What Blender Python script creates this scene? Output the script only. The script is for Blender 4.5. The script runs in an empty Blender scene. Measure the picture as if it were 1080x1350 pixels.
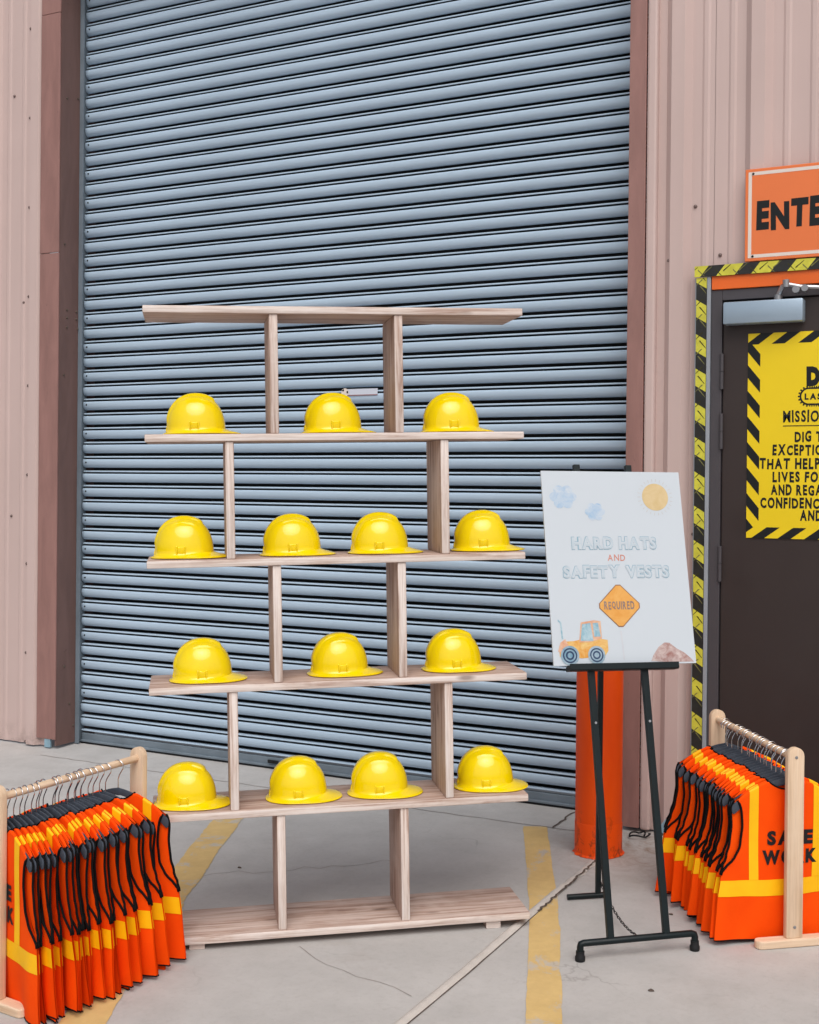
import bpy, bmesh, math, random
from mathutils import Vector, Matrix, noise
random.seed(7)
R = math.radians
scene = bpy.context.scene
col = scene.collection

# ------------------------------------------------------------------ camera
cam_d = bpy.data.cameras.new('camera')
cam = bpy.data.objects.new('camera', cam_d)
col.objects.link(cam)
scene.camera = cam
YAW, PITCH, ROLL = 0.480445, -0.005943, 0.009533
fw = Vector((-math.sin(YAW)*math.cos(PITCH), math.cos(YAW)*math.cos(PITCH), math.sin(PITCH)))
rt = Vector((math.cos(YAW), math.sin(YAW), 0))
up = rt.cross(fw)
r2 = rt*math.cos(ROLL) + up*math.sin(ROLL)
u2 = -rt*math.sin(ROLL) + up*math.cos(ROLL)
cam.matrix_world = Matrix(((r2.x, u2.x, -fw.x, 0), (r2.y, u2.y, -fw.y, -5.0917), (r2.z, u2.z, -fw.z, 1.3846), (0, 0, 0, 1)))
cam_d.sensor_fit = 'HORIZONTAL'
cam_d.sensor_width = 36
cam_d.lens = 1649.62/1080*36
cam_d.shift_y = -(675-649.19)/1080
cam_d.clip_start = 0.05
cam_d.clip_end = 500

# ------------------------------------------------------------------ sky, sun, exposure
SUN_EL, SUN_AZ = R(53), R(148)      # azimuth measured clockwise from +Y: behind the camera, to its right
world = bpy.data.worlds.new('World')
scene.world = world
world.use_nodes = True
wn = world.node_tree.nodes; wl = world.node_tree.links
wn.clear()
sky = wn.new('ShaderNodeTexSky'); sky.sky_type = 'NISHITA'; sky.sun_disc = False
sky.sun_elevation = SUN_EL; sky.sun_rotation = SUN_AZ
sky.air_density = 1.0; sky.dust_density = 4.0; sky.ozone_density = 1.0
hs = wn.new('ShaderNodeHueSaturation'); hs.inputs['Saturation'].default_value = 0.42
bg = wn.new('ShaderNodeBackground'); bg.inputs['Strength'].default_value = 0.118
wo = wn.new('ShaderNodeOutputWorld')
wl.new(sky.outputs[0], hs.inputs['Color']); wl.new(hs.outputs[0], bg.inputs['Color']); wl.new(bg.outputs[0], wo.inputs['Surface'])
sun_d = bpy.data.lights.new('sun', 'SUN'); sun_d.energy = 1.45; sun_d.angle = R(52); sun_d.color = (1.0, 0.97, 0.94)
sun = bpy.data.objects.new('sun', sun_d); col.objects.link(sun)
sdir = Vector((math.sin(SUN_AZ)*math.cos(SUN_EL), math.cos(SUN_AZ)*math.cos(SUN_EL), math.sin(SUN_EL)))
sun.rotation_euler = sdir.to_track_quat('Z', 'Y').to_euler()
scene.view_settings.view_transform = 'Standard'
scene.view_settings.look = 'None'
scene.view_settings.exposure = 0.0
scene.view_settings.gamma = 1.0
scene.view_settings.use_curve_mapping = False

# ------------------------------------------------------------------ helpers
SL = 0.03                                   # the apron falls away from the building
def gz(y): return SL*y if y < 0 else 0.0
def lin(r, g, b):
    f = lambda c: (c/255/12.92) if c/255 <= 0.04045 else ((c/255+0.055)/1.055)**2.4
    return (f(r), f(g), f(b), 1)

def tag(o, label=None, cat=None, group=None, kind=None):
    if label: o['label'] = label
    if cat: o['category'] = cat
    if group: o['group'] = group
    if kind: o['kind'] = kind
    return o
def empty(name, loc=(0, 0, 0), rz=0, parent=None):
    o = bpy.data.objects.new(name, None); col.objects.link(o)
    o.location = loc; o.rotation_euler = (0, 0, rz); o.empty_display_size = 0.05
    if parent: o.parent = parent
    return o
def link(name, me, mat=None, parent=None):
    o = bpy.data.objects.new(name, me); col.objects.link(o)
    if mat is not None and not me.materials: me.materials.append(mat)
    if parent: o.parent = parent
    return o
def mesh(name, verts, faces, smooth=False):
    me = bpy.data.meshes.new(name); me.from_pydata([tuple(v) for v in verts], [], faces); me.update()
    if smooth: me.polygons.foreach_set('use_smooth', [True]*len(me.polygons))
    return me

class MB:
    def __init__(s): s.v = []; s.f = []
    def quad(s, a, b, c, d):
        n = len(s.v); s.v += [a, b, c, d]; s.f.append((n, n+1, n+2, n+3))
    def poly(s, pts):
        n = len(s.v); s.v += list(pts); s.f.append(tuple(range(n, n+len(pts))))
    def box(s, x0, x1, y0, y1, z0, z1):
        n = len(s.v)
        s.v += [(x0,y0,z0),(x1,y0,z0),(x1,y1,z0),(x0,y1,z0),(x0,y0,z1),(x1,y0,z1),(x1,y1,z1),(x0,y1,z1)]
        for f in ((0,3,2,1),(4,5,6,7),(0,1,5,4),(1,2,6,5),(2,3,7,6),(3,0,4,7)): s.f.append(tuple(i+n for i in f))
    def tube(s, pts, r, n=8, closed=False, caps=True):
        pts = [Vector(p) for p in pts]; m = len(pts); base = len(s.v)
        rr = r if isinstance(r, (list, tuple)) else [r]*m
        prev = None
        for i, p in enumerate(pts):
            if closed: t = pts[(i+1) % m]-pts[i-1]
            else: t = pts[min(i+1, m-1)]-pts[max(i-1, 0)]
            t.normalize()
            if prev is None:
                a = Vector((0, 0, 1)) if abs(t.z) < .9 else Vector((1, 0, 0))
                u = t.cross(a).normalized()
            else:
                u = (prev-t*prev.dot(t)).normalized()
            prev = u; w = t.cross(u)
            for k in range(n):
                an = 2*math.pi*k/n
                s.v.append(tuple(p+(u*math.cos(an)+w*math.sin(an))*rr[i]))
        lim = m if closed else m-1
        for i in range(lim):
            a = base+i*n; b = base+((i+1) % m)*n
            for k in range(n): s.f.append((a+k, a+(k+1) % n, b+(k+1) % n, b+k))
        if caps and not closed:
            s.f.append(tuple(base+k for k in reversed(range(n)))); s.f.append(tuple(base+(m-1)*n+k for k in range(n)))
    def cyl(s, a, b, r, n=16): s.tube([a, b], r, n)
    def lathe(s, prof, n=24, c=(0, 0, 0)):
        base = len(s.v)
        for r, z in prof:
            for k in range(n):
                an = 2*math.pi*k/n; s.v.append((c[0]+r*math.cos(an), c[1]+r*math.sin(an), c[2]+z))
        for i in range(len(prof)-1):
            for k in range(n):
                a = base+i*n; b = a+n
                s.f.append((a+k, a+(k+1) % n, b+(k+1) % n, b+k))
        s.f.append(tuple(base+(len(prof)-1)*n+k for k in range(n)))
        s.f.append(tuple(base+k for k in reversed(range(n))))
    def prism(s, poly, y0, y1):            # poly in (x,z), extruded along y
        n = len(poly); b = len(s.v)
        s.v += [(x, y0, z) for x, z in poly]+[(x, y1, z) for x, z in poly]
        s.f.append(tuple(range(b, b+n))); s.f.append(tuple(reversed(range(b+n, b+2*n))))
        for i in range(n):
            j = (i+1) % n; s.f.append((b+i, b+n+i, b+n+j, b+j))
    def mesh(s, name='m', smooth=False, bevel=0, seg=2, recalc=True):
        me = mesh(name, s.v, s.f)
        if bevel or recalc:
            bm = bmesh.new(); bm.from_mesh(me)
            if recalc: bmesh.ops.recalc_face_normals(bm, faces=bm.faces)
            if bevel:
                ed = [e for e in bm.edges if len(e.link_faces) == 2 and e.calc_face_angle(0) > .6]
                bmesh.ops.bevel(bm, geom=ed, offset=bevel, segments=seg, profile=.5, affect='EDGES', clamp_overlap=True)
            bm.to_mesh(me); bm.free()
        if smooth: shade(me)
        return me
    def build(s, name, mat, parent=None, **k):
        return link(name, s.mesh(name, **k), mat, parent)
def shade(me, ang=40):
    me.polygons.foreach_set('use_smooth', [True]*len(me.polygons))
    bm = bmesh.new(); bm.from_mesh(me)
    for e in bm.edges: e.smooth = not (len(e.link_faces) == 2 and e.calc_face_angle(0) > R(ang))
    bm.to_mesh(me); bm.free()

def sstep(a, b, x):
    t = max(0, min(1, (x-a)/(b-a))); return t*t*(3-2*t)
def clip(poly, x0, x1, y0, y1):             # convex clip against a rectangle
    def cut(p, ins, inter):
        out = []
        for i in range(len(p)):
            a, b = p[i-1], p[i]
            if ins(b):
                if not ins(a): out.append(inter(a, b))
                out.append(b)
            elif ins(a): out.append(inter(a, b))
        return out
    def ix(x): return lambda a, b: (x, a[1]+(b[1]-a[1])*(x-a[0])/(b[0]-a[0]))
    def iy(y): return lambda a, b: (a[0]+(b[0]-a[0])*(y-a[1])/(b[1]-a[1]), y)
    for ins, it in ((lambda q: q[0] >= x0, ix(x0)), (lambda q: q[0] <= x1, ix(x1)), (lambda q: q[1] >= y0, iy(y0)), (lambda q: q[1] <= y1, iy(y1))):
        if not poly: return []
        poly = cut(poly, ins, it)
    return poly

# ------------------------------------------------------------------ materials
class NT:
    def __init__(s, name):
        s.m = bpy.data.materials.new(name); s.m.use_nodes = True
        s.t = s.m.node_tree; s.b = s.t.nodes['Principled BSDF']
    def n(s, kind, **k):
        o = s.t.nodes.new(kind)
        for a, b in k.items(): setattr(o, a, b)
        return o
    def l(s, a, b): s.t.links.new(a, b)
    def coord(s, scale=(1, 1, 1), rnd=False, loc=(0, 0, 0)):
        tc = s.n('ShaderNodeTexCoord'); mp = s.n('ShaderNodeMapping'); mp.inputs['Scale'].default_value = scale
        mp.inputs['Location'].default_value = loc
        src = tc.outputs['Object']
        if rnd:
            oi = s.n('ShaderNodeObjectInfo'); mu = s.n('ShaderNodeMath', operation='MULTIPLY'); mu.inputs[1].default_value = 37.0
            ad = s.n('ShaderNodeVectorMath', operation='ADD')
            s.l(oi.outputs['Random'], mu.inputs[0]); s.l(src, ad.inputs[0]); s.l(mu.outputs[0], ad.inputs[1]); src = ad.outputs[0]
        s.l(src, mp.inputs['Vector']); return mp.outputs[0]
    def noise(s, vec, scale, detail=4, rough=.55, dist=0):
        o = s.n('ShaderNodeTexNoise'); o.inputs['Scale'].default_value = scale; o.inputs['Detail'].default_value = detail
        o.inputs['Roughness'].default_value = rough; o.inputs['Distortion'].default_value = dist
        s.l(vec, o.inputs['Vector']); return o.outputs['Fac']
    def ramp(s, fac, stops):
        o = s.n('ShaderNodeValToRGB'); e = o.color_ramp.elements
        while len(e) < len(stops): e.new(.5)
        for x, (p, c) in zip(e, stops):
            x.position = p; x.color = c if not isinstance(c, (int, float)) else (c, c, c, 1)
        s.l(fac, o.inputs['Fac']); return o.outputs['Color']
    def mix(s, fac, a, b, mode='MIX'):
        o = s.n('ShaderNodeMix', data_type='RGBA', blend_type=mode)
        for v, i in ((fac, 0), (a, 6), (b, 7)):
            if isinstance(v, (int, float)): o.inputs[i].default_value = v
            elif isinstance(v, (tuple, list)): o.inputs[i].default_value = v
            else: s.l(v, o.inputs[i])
        return o.outputs[2]
    def bump(s, h, strength, dist=.01):
        o = s.n('ShaderNodeBump'); o.inputs['Strength'].default_value = strength; o.inputs['Distance'].default_value = dist
        s.l(h, o.inputs['Height']); s.l(o.outputs[0], s.b.inputs['Normal'])
    def set(s, **k):
        for a, v in k.items():
            i = s.b.inputs[a.replace('_', ' ')]
            if isinstance(v, (int, float, tuple)): i.default_value = v
            else: s.l(v, i)
        return s.m

def scl(c, k): return (c[0]*k, c[1]*k, c[2]*k, 1)

def paint(name, c, rough=.45, var=.12, scale=6, metallic=0, spec=.5, bump=0, stretch=(1, 1, 1), coat=0, rnd=False):
    t = NT(name); v = t.coord(stretch, rnd); nz = t.noise(v, scale, 5)
    t.set(Base_Color=t.ramp(nz, [(.3, scl(c, 1-var)), (.7, scl(c, 1+var))]), Metallic=metallic, Specular_IOR_Level=spec)
    nr = t.noise(v, scale*3, 4); t.set(Roughness=t.ramp(nr, [(.3, max(0, rough-.07)), (.7, rough+.07)]))
    if coat: t.set(Coat_Weight=coat, Coat_Roughness=.08)
    if bump: t.bump(t.noise(v, scale*12, 3), bump, .003)
    return t.m
def flat(name, c, rough=.5, spec=.3, **k):
    t = NT(name); t.set(Base_Color=c, Roughness=rough, Specular_IOR_Level=spec, **k); return t.m

def concrete_nodes(t):
    v = t.coord()
    big = t.noise(v, .9, 4, .6, .4); mid = t.noise(v, 5, 6, .65); fine = t.noise(v, 60, 5, .7)
    sp = t.noise(v, 300, 2, .6)
    base = t.ramp(big, [(.3, lin(173, 170, 167)), (.7, lin(191, 188, 185))])
    base = t.mix(.6, base, t.ramp(mid, [(.3, lin(171, 168, 165)), (.68, lin(193, 190, 187))]))
    base = t.mix(t.ramp(fine, [(.3, .16), (.5, 0.0)]), base, lin(142, 134, 129))
    base = t.mix(t.ramp(sp, [(.62, 0.0), (.75, .25)]), base, lin(215, 208, 204))
    # brownish stains with shapes of their own
    st = t.noise(t.coord(loc=(3, 8, 0)), 2.3, 6, .7, .8)
    base = t.mix(t.ramp(st, [(.56, 0.0), (.78, .30)]), base, lin(155, 142, 133))
    dk = t.noise(t.coord(loc=(9, 2, 0), scale=(1, 2.2, 1)), 7, 6, .75, 1.2)
    base = t.mix(t.ramp(dk, [(.64, 0.0), (.76, .22)]), base, lin(118, 110, 106))
    # thin old hairline cracks
    wv = t.n('ShaderNodeVectorMath', operation='ADD')
    nzv = t.n('ShaderNodeTexNoise'); nzv.inputs['Scale'].default_value = 3; nzv.inputs['Detail'].default_value = 5
    t.l(v, nzv.inputs['Vector']); sc = t.n('ShaderNodeVectorMath', operation='SCALE'); sc.inputs[3].default_value = .35
    t.l(nzv.outputs['Color'], sc.inputs[0]); t.l(v, wv.inputs[0]); t.l(sc.outputs[0], wv.inputs[1])
    vo = t.n('ShaderNodeTexVoronoi', feature='DISTANCE_TO_EDGE'); vo.inputs['Scale'].default_value = 1.15
    t.l(wv.outputs[0], vo.inputs['Vector'])
    ck = t.ramp(vo.outputs['Distance'], [(0, 1.0), (.0035, 0.0)])
    msk = t.ramp(t.noise(t.coord(loc=(1, 5, 0)), 2.0, 2), [(.52, 0.0), (.66, .32)])
    ckm = t.mix(1.0, ck, msk, 'MULTIPLY')
    base = t.mix(ckm, base, lin(105, 96, 92))
    dm_ = t.n('ShaderNodeVectorMath', operation='DISTANCE'); t.l(v, dm_.inputs[0]); dm_.inputs[1].default_value = (-1.36, -.36, 0)
    dmul = t.n('ShaderNodeMath', operation='MULTIPLY')
    t.l(t.ramp(dm_.outputs['Value'], [(.05, 1.0), (.55, 0.0)]), dmul.inputs[0]); t.l(t.ramp(t.noise(t.coord(loc=(2, 1, 0)), 11, 7, .75, .8), [(.42, 0.0), (.66, .75)]), dmul.inputs[1])
    base = t.mix(dmul.outputs[0], base, lin(138, 112, 92))
    h = t.mix(.5, mid, fine)
    return base, h
def concrete():
    t = NT('concrete'); c, h = concrete_nodes(t)
    t.set(Base_Color=c, Roughness=.82, Specular_IOR_Level=.25); t.bump(h, .12, .01); return t.m
def line_paint():
    t = NT('worn_yellow_line'); c, h = concrete_nodes(t)
    w = t.noise(t.coord(loc=(4, 4, 0)), 6, 7, .7, .5); m = t.ramp(w, [(.38, .25), (.45, 1.0)])
    y = t.ramp(t.noise(t.coord(), 14, 5, .7), [(.3, lin(206, 168, 92)), (.7, lin(222, 186, 108))])
    y = t.mix(.18, y, c)
    t.set(Base_Color=t.mix(m, c, y), Roughness=.75, Specular_IOR_Level=.3); t.bump(h, .12, .01); return t.m
def wood(name, axis, c0, c1, c2):
    t = NT(name); sc = [26, 26, 26]; sc[axis] = 1.3
    v = t.coord(tuple(sc), True); g = t.noise(v, 1.6, 6, .65, .9)
    sc2 = [90, 90, 90]; sc2[axis] = 3
    f = t.noise(t.coord(tuple(sc2), True), 1.5, 4, .7)
    big = t.noise(t.coord((5, 5, 5), True), 1.4, 4, .6)
    colr = t.ramp(g, [(.28, c0), (.48, c1), (.72, c2)])
    colr = t.mix(t.ramp(f, [(.35, .35), (.55, 0.0)]), colr, scl(c0, .8))
    colr = t.mix(t.ramp(big, [(.5, 0.0), (.75, .45)]), colr, c2)
    kn = t.n('ShaderNodeTexVoronoi'); kn.inputs['Scale'].default_value = 1.0
    ks = [11, 11, 11]; ks[axis] = 3.5
    t.l(t.coord(tuple(ks), True), kn.inputs['Vector'])
    colr = t.mix(t.ramp(kn.outputs['Distance'], [(.05, .65), (.13, 0.0)]), colr, scl(c0, .45))
    t.set(Base_Color=colr, Roughness=.68, Specular_IOR_Level=.3); t.bump(t.mix(.5, g, f), .18, .002); return t.m

M = {}
M['concrete'] = concrete(); M['line'] = line_paint()
M['sealant'] = paint('joint_sealant', lin(196, 189, 182), .8, .08, 20, bump=.4)
M['hairline'] = paint('hairline_dirt', lin(140, 130, 124), .9, .15, 40)
M['crack'] = paint('crack_dirt', lin(88, 76, 68), .9, .3, 40)
PINK = lin(201, 178, 172)
t = NT('pink_siding'); v = t.coord((4, 4, .15)); a = t.noise(v, 1.6, 3, .5); b = t.noise(t.coord(), 2.2, 5)
c_ = t.mix(.5, t.ramp(a, [(.3, scl(PINK, .93)), (.7, scl(PINK, 1.05))]), t.ramp(b, [(.3, scl(PINK, .93)), (.7, scl(PINK, 1.05))]))
dz = t.n('ShaderNodeSeparateXYZ'); tc = t.n('ShaderNodeTexCoord'); t.l(tc.outputs['Object'], dz.inputs[0])
sp = t.noise(t.coord((5, 5, 5)), 3, 6, .7)
mm = t.n('ShaderNodeMath', operation='MULTIPLY'); t.l(t.ramp(dz.outputs['Z'], [(0.0, 1.0), (.12, 0.0)]), mm.inputs[0]); t.l(t.ramp(sp, [(.45, 0.0), (.7, .6)]), mm.inputs[1])
M['pink'] = t.set(Base_Color=t.mix(mm.outputs[0], c_, lin(120, 100, 92)), Roughness=.42, Specular_IOR_Level=.4)
t.bump(t.noise(t.coord((3, 3, .7)), 2.0, 3), .10, .02)
def brown(name, c, wear):
    t = NT(name); v = t.coord((6, 6, 1.2)); a = t.noise(v, 2.5, 6, .65, .6)
    base = t.ramp(a, [(.3, scl(c, .84)), (.7, scl(c, 1.12))])
    sc = t.noise(t.coord((5, 5, 2.6)), 5, 7, .75, 1.0)
    base = t.mix(t.ramp(sc, [(.64, 0.0), (.70, wear)]), base, lin(72, 54, 48))
    t.set(Base_Color=base, Roughness=.5, Specular_IOR_Level=.4); t.bump(t.noise(t.coord((4, 4, 1)), 3, 3), .15, .02); return t.m
M['brown'] = brown('brown_trim', lin(150, 112, 105), .4)
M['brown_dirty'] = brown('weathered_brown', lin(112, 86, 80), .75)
t = NT('shutter_paint'); v = t.coord((.7, 5, 5)); a = t.noise(v, 3, 5, .6)
SLAT = lin(176, 196, 214)
t.set(Base_Color=t.ramp(a, [(.3, scl(SLAT, .93)), (.7, scl(SLAT, 1.05))]), Metallic=.0, Roughness=.38, Specular_IOR_Level=.5)
dd = t.noise(t.coord((1.2, 3, 9)), 4, 7, .75, .6)
M['slat'] = t.m
M['interlock'] = paint('shaded_interlock', lin(52, 53, 56), .6, .2, 20)  # dark grey paints the shade inside the slat joints
M['guide'] = paint('guide_steel', lin(112, 124, 134), .45, .15, 8)
M['rubber'] = flat('black_rubber', lin(28, 28, 30), .6)
M['steel'] = paint('zinc_steel', lin(165, 165, 168), .35, .1, 30, metallic=.8)
M['yellow'] = None
M['screw'] = paint('dull_screw', lin(112, 96, 92), .5, .2, 30, metallic=.3)
t = NT('hat_plastic'); oi = t.n('ShaderNodeObjectInfo')
a = t.noise(t.coord(rnd=True), 14, 4)
t.set(Base_Color=t.ramp(a, [(.3, lin(240, 209, 0)), (.7, lin(247, 217, 0))]), Roughness=t.ramp(t.noise(t.coord(rnd=True), 40, 4), [(.3, .09), (.7, .14)]), Specular_IOR_Level=.6)
t.bump(t.noise(t.coord(rnd=True), 9, 1), .04, .008)
M['yellow'] = t.m
W0, W1, W2 = lin(128, 94, 78), lin(184, 157, 143), lin(216, 198, 188)
E0, E1, E2 = lin(158, 122, 104), lin(222, 206, 196), lin(238, 230, 225)  # edge tones: paler whitewash with some frontal light mixed into the colour
M['wood_x'] = wood('whitewashed_pine_x', 0, W0, W1, W2)
M['wood_z'] = wood('whitewashed_pine_z', 2, W0, W1, W2)
M['edge_x'] = wood('whitewashed_lit_edge_x', 0, E0, E1, E2)
M['edge_z'] = wood('whitewashed_lit_edge_z', 2, E0, E1, E2)
N0, N1, N2 = lin(205, 172, 140), lin(224, 196, 166), lin(233, 209, 183)
M['pine_x'] = wood('natural_pine_x', 0, N0, N1, N2)
M['pine_y'] = wood('natural_pine_y', 1, N0, N1, N2)
M['pine_z'] = wood('natural_pine_z', 2, N0, N1, N2)
M['white'] = paint('white_foam_board', lin(196, 204, 211), .6, .01, 3)
M['easel'] = paint('dark_green_metal', lin(4, 19, 22), .4, .2, 30, spec=.35)
M['chain'] = flat('dark_chain', lin(30, 30, 30), .4, Metallic=.6)
t = NT('orange_bollard_paint'); a = t.noise(t.coord((3, 3, .8)), 4, 5)
dz = t.n('ShaderNodeSeparateXYZ'); tc = t.n('ShaderNodeTexCoord'); t.l(tc.outputs['Object'], dz.inputs[0])
mm = t.n('ShaderNodeMath', operation='MULTIPLY'); t.l(t.ramp(dz.outputs['Z'], [(0.0, 1.0), (.2, 0.0)]), mm.inputs[0]); t.l(t.ramp(t.noise(t.coord((9, 9, 5)), 3, 6, .75, .6), [(.52, 0.0), (.62, .9)]), mm.inputs[1])
M['bollard'] = t.set(Base_Color=t.mix(mm.outputs[0], t.ramp(a, [(.3, lin(234, 74, 0)), (.7, lin(243, 84, 0))]), lin(120, 48, 22)), Roughness=.5, Specular_IOR_Level=.3)
M['orange_sign'] = paint('orange_sign_face', lin(233, 122, 66), .35, .04, 3)
M['orange_band'] = paint('orange_header_paint', lin(232, 104, 32), .4, .06, 5)
M['cream'] = flat('cream_print', lin(226, 214, 204))
M['black'] = flat('black_print', lin(24, 26, 28), .5)
M['door'] = paint('dark_door_paint', lin(50, 39, 37), .5, .06, 3)
M['frame'] = paint('dark_frame_paint', lin(72, 68, 72), .42, .06, 4)
M['edge_grey'] = paint('grey_edge_strip', lin(150, 156, 163), .45, .06, 6)
M['haz_yellow'] = paint('hazard_tape_yellow', lin(206, 200, 66), .4, .14, 30)
M['haz_black'] = paint('hazard_tape_black', lin(34, 34, 32), .4, .3, 30)
M['haz_dark'] = flat('tread_dark', lin(60, 58, 24)); M['haz_light'] = flat('tread_light', lin(120, 118, 70))
M['poster_yellow'] = paint('poster_yellow_print', lin(238, 206, 8), .5, .03, 3)
M['closer'] = paint('closer_silver', lin(160, 178, 194), .35, .03, 5, metallic=.35)
M['vest'] = None
t = NT('orange_vest_mesh'); v = t.coord(rnd=True); a = t.noise(v, 7, 5)
oc = t.ramp(a, [(.3, lin(245, 72, 0)), (.7, lin(252, 84, 2))])
wv = t.n('ShaderNodeTexWave'); wv.inputs['Scale'].default_value = 260; wv.inputs['Distortion'].default_value = .4; t.l(t.coord(), wv.inputs['Vector'])
t.set(Base_Color=oc, Roughness=.8, Specular_IOR_Level=.12)
t.bump(wv.outputs['Fac'], .12, .001)
M['vest'] = t.m
M['band'] = paint('yellow_reflective_band', lin(253, 190, 6), .55, .05, 20, rnd=True, spec=.3)
M['binding'] = paint('black_binding', lin(13, 12, 13), .85, .2, 60, spec=.15)
M['velvet'] = paint('grey_velvet', lin(70, 76, 86), .9, .12, 60, spec=.15)
M['chrome'] = flat('chrome_wire', lin(205, 205, 208), .16, Metallic=1.0)
M['sticker'] = flat('sticker_film', lin(205, 210, 222), .4)
M['sticker_red'] = flat('sticker_red_edge', lin(150, 110, 112), .4)
M['blue_patch'] = paint('pale_blue_paint', lin(140, 172, 188), .6, .15, 20)

# ------------------------------------------------------------------ ground
def ground_strip(x0, x1, ys, dz=0.0, nx=1):
    vs = []; fs = []
    for y in ys:
        for i in range(nx+1): vs.append((x0+(x1-x0)*i/nx, y, gz(y)+dz))
    for j in range(len(ys)-1):
        for i in range(nx):
            a = j*(nx+1)+i; fs.append((a, a+1, a+nx+2, a+nx+1))
    return vs, fs
vs, fs = ground_strip(-60, 60, [-80, -20, -6, -2, 0, 1.2], nx=6)
tag(link('ground', mesh('ground', vs, fs), M['concrete']), kind='structure', label='pale grey stained concrete apron in front of the building')

def ribbon(name, pts, width, mat, dz, label, jag=.35, seed=1, crown=0):
    rnd = random.Random(seed); vs = []; fs = []
    P = []
    for (a, b) in zip(pts[:-1], pts[1:]):
        a = Vector(a); b = Vector(b); n = max(2, int((b-a).length/.02))
        for i in range(n): P.append(a.lerp(b, i/n))
    P.append(Vector(pts[-1])); o1, o2 = rnd.uniform(0, 99), rnd.uniform(0, 99)
    cols = 5 if crown else 2
    for i, p in enumerate(P):
        t = (P[min(i+1, len(P)-1)]-P[max(i-1, 0)]).normalized(); nn = Vector((-t.y, t.x)); d = i*.02
        def nz(o): return noise.noise((d*9, o, 0))*.7+noise.noise((d*31, o, 5))*.5+noise.noise((d*80, o, 9))*.25
        h0 = width*(.5+jag*.5*nz(o1)); h1 = width*(.5+jag*.5*nz(o2))
        for k in range(cols):
            f = k/(cols-1); q = p+nn*(h0*(1-f)-h1*f); vs.append((q.x, q.y, gz(q.y)+dz+crown*math.sin(math.pi*f)))
    for i in range(len(P)-1):
        for k in range(cols-1):
            a = i*cols+k; fs.append((a, a+1, a+cols+1, a+cols))
    return tag(link(name, mesh(name, vs, fs, bool(crown)), mat), kind='structure', label=label)
def wob(a, b, n, amp, seed):
    rnd = random.Random(seed); a = Vector(a); b = Vector(b); t = (b-a).normalized(); nn = Vector((-t.y, t.x)); out = [tuple(a)]
    for i in range(1, n): out.append(tuple(a.lerp(b, i/n)+nn*rnd.uniform(-amp, amp)))
    return out+[tuple(b)]
# worn yellow parking lines
ribbon('painted_line', [(-1.895, -.315), (-1.52, -1.17), (-1.215, -1.95), (-.9, -2.75)], .098, M['line'], .002, 'worn yellow painted line on the concrete right of the shelf', .10, 3)
ribbon('painted_line', [(-3.12, -.70), (-2.93, -1.16), (-2.70, -1.68), (-2.46, -2.22), (-2.1, -3.0)], .125, M['line'], .002, 'worn yellow painted line running under the shelf towards the left rack', .16, 4)
# expansion joints
ribbon('expansion_joint', [(-1.553, -9), (-1.56, -2.2), (-1.55, -1.75), (-1.548, -1.2), (-1.545, -.98)], .034, M['sealant'], .001, 'pale sealed expansion joint running to the orange bollard', .12, 5, .008)
ribbon('expansion_joint', wob((-1.545, -.98), (-1.535, -.62), 14, .004, 2), .028, M['sealant'], .001, 'broken expansion joint sealant beside the bollard', .8, 6, .006)
ribbon('crack', wob((-1.53, -1.2), (-1.530, -.62), 30, .005, 8), .008, M['crack'], .0065, 'dark crack along the broken joint by the bollard', .8, 7)
ribbon('crack', [(-1.535, -9), (-1.542, -2.2), (-1.532, -1.75), (-1.53, -1.2)], .004, M['crack'], .0025, 'thin dark edge along the sealed expansion joint', .5, 17)
ribbon('crack', wob((-1.95, -.305), (-1.6, -.30), 10, .006, 21), .004, M['crack'], .003, 'thin slab joint right of the yellow line', .6, 8)
ribbon('crack', wob((-4.6, -.31), (-1.95, -.305), 60, .005, 9), .0045, M['hairline'], .0015, 'thin slab joint parallel to the roll-up door', .9, 9)
ribbon('crack', wob((-1.825, -.30), (-1.82, -.01), 9, .010, 10), .008, M['crack'], .0035, 'short dark crack from the door to the yellow line', .6, 11)
ribbon('crack', wob((-2.8, -1.45), (-2.2, -.95), 16, .03, 13), .0025, M['hairline'], .0012, 'faint wandering crack in the slab behind the shelf', .9, 12)

ribbon('crack', [(-2.086, -1.801), (-1.99, -1.86), (-1.94, -1.882), (-1.87, -1.895), (-1.815, -1.916), (-1.74, -1.918), (-1.682, -1.929), (-1.61, -1.96)], .0018, M['hairline'], .0012, 'fine hairline crack in the concrete in front of the shelf', 1.2, 31)

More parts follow.
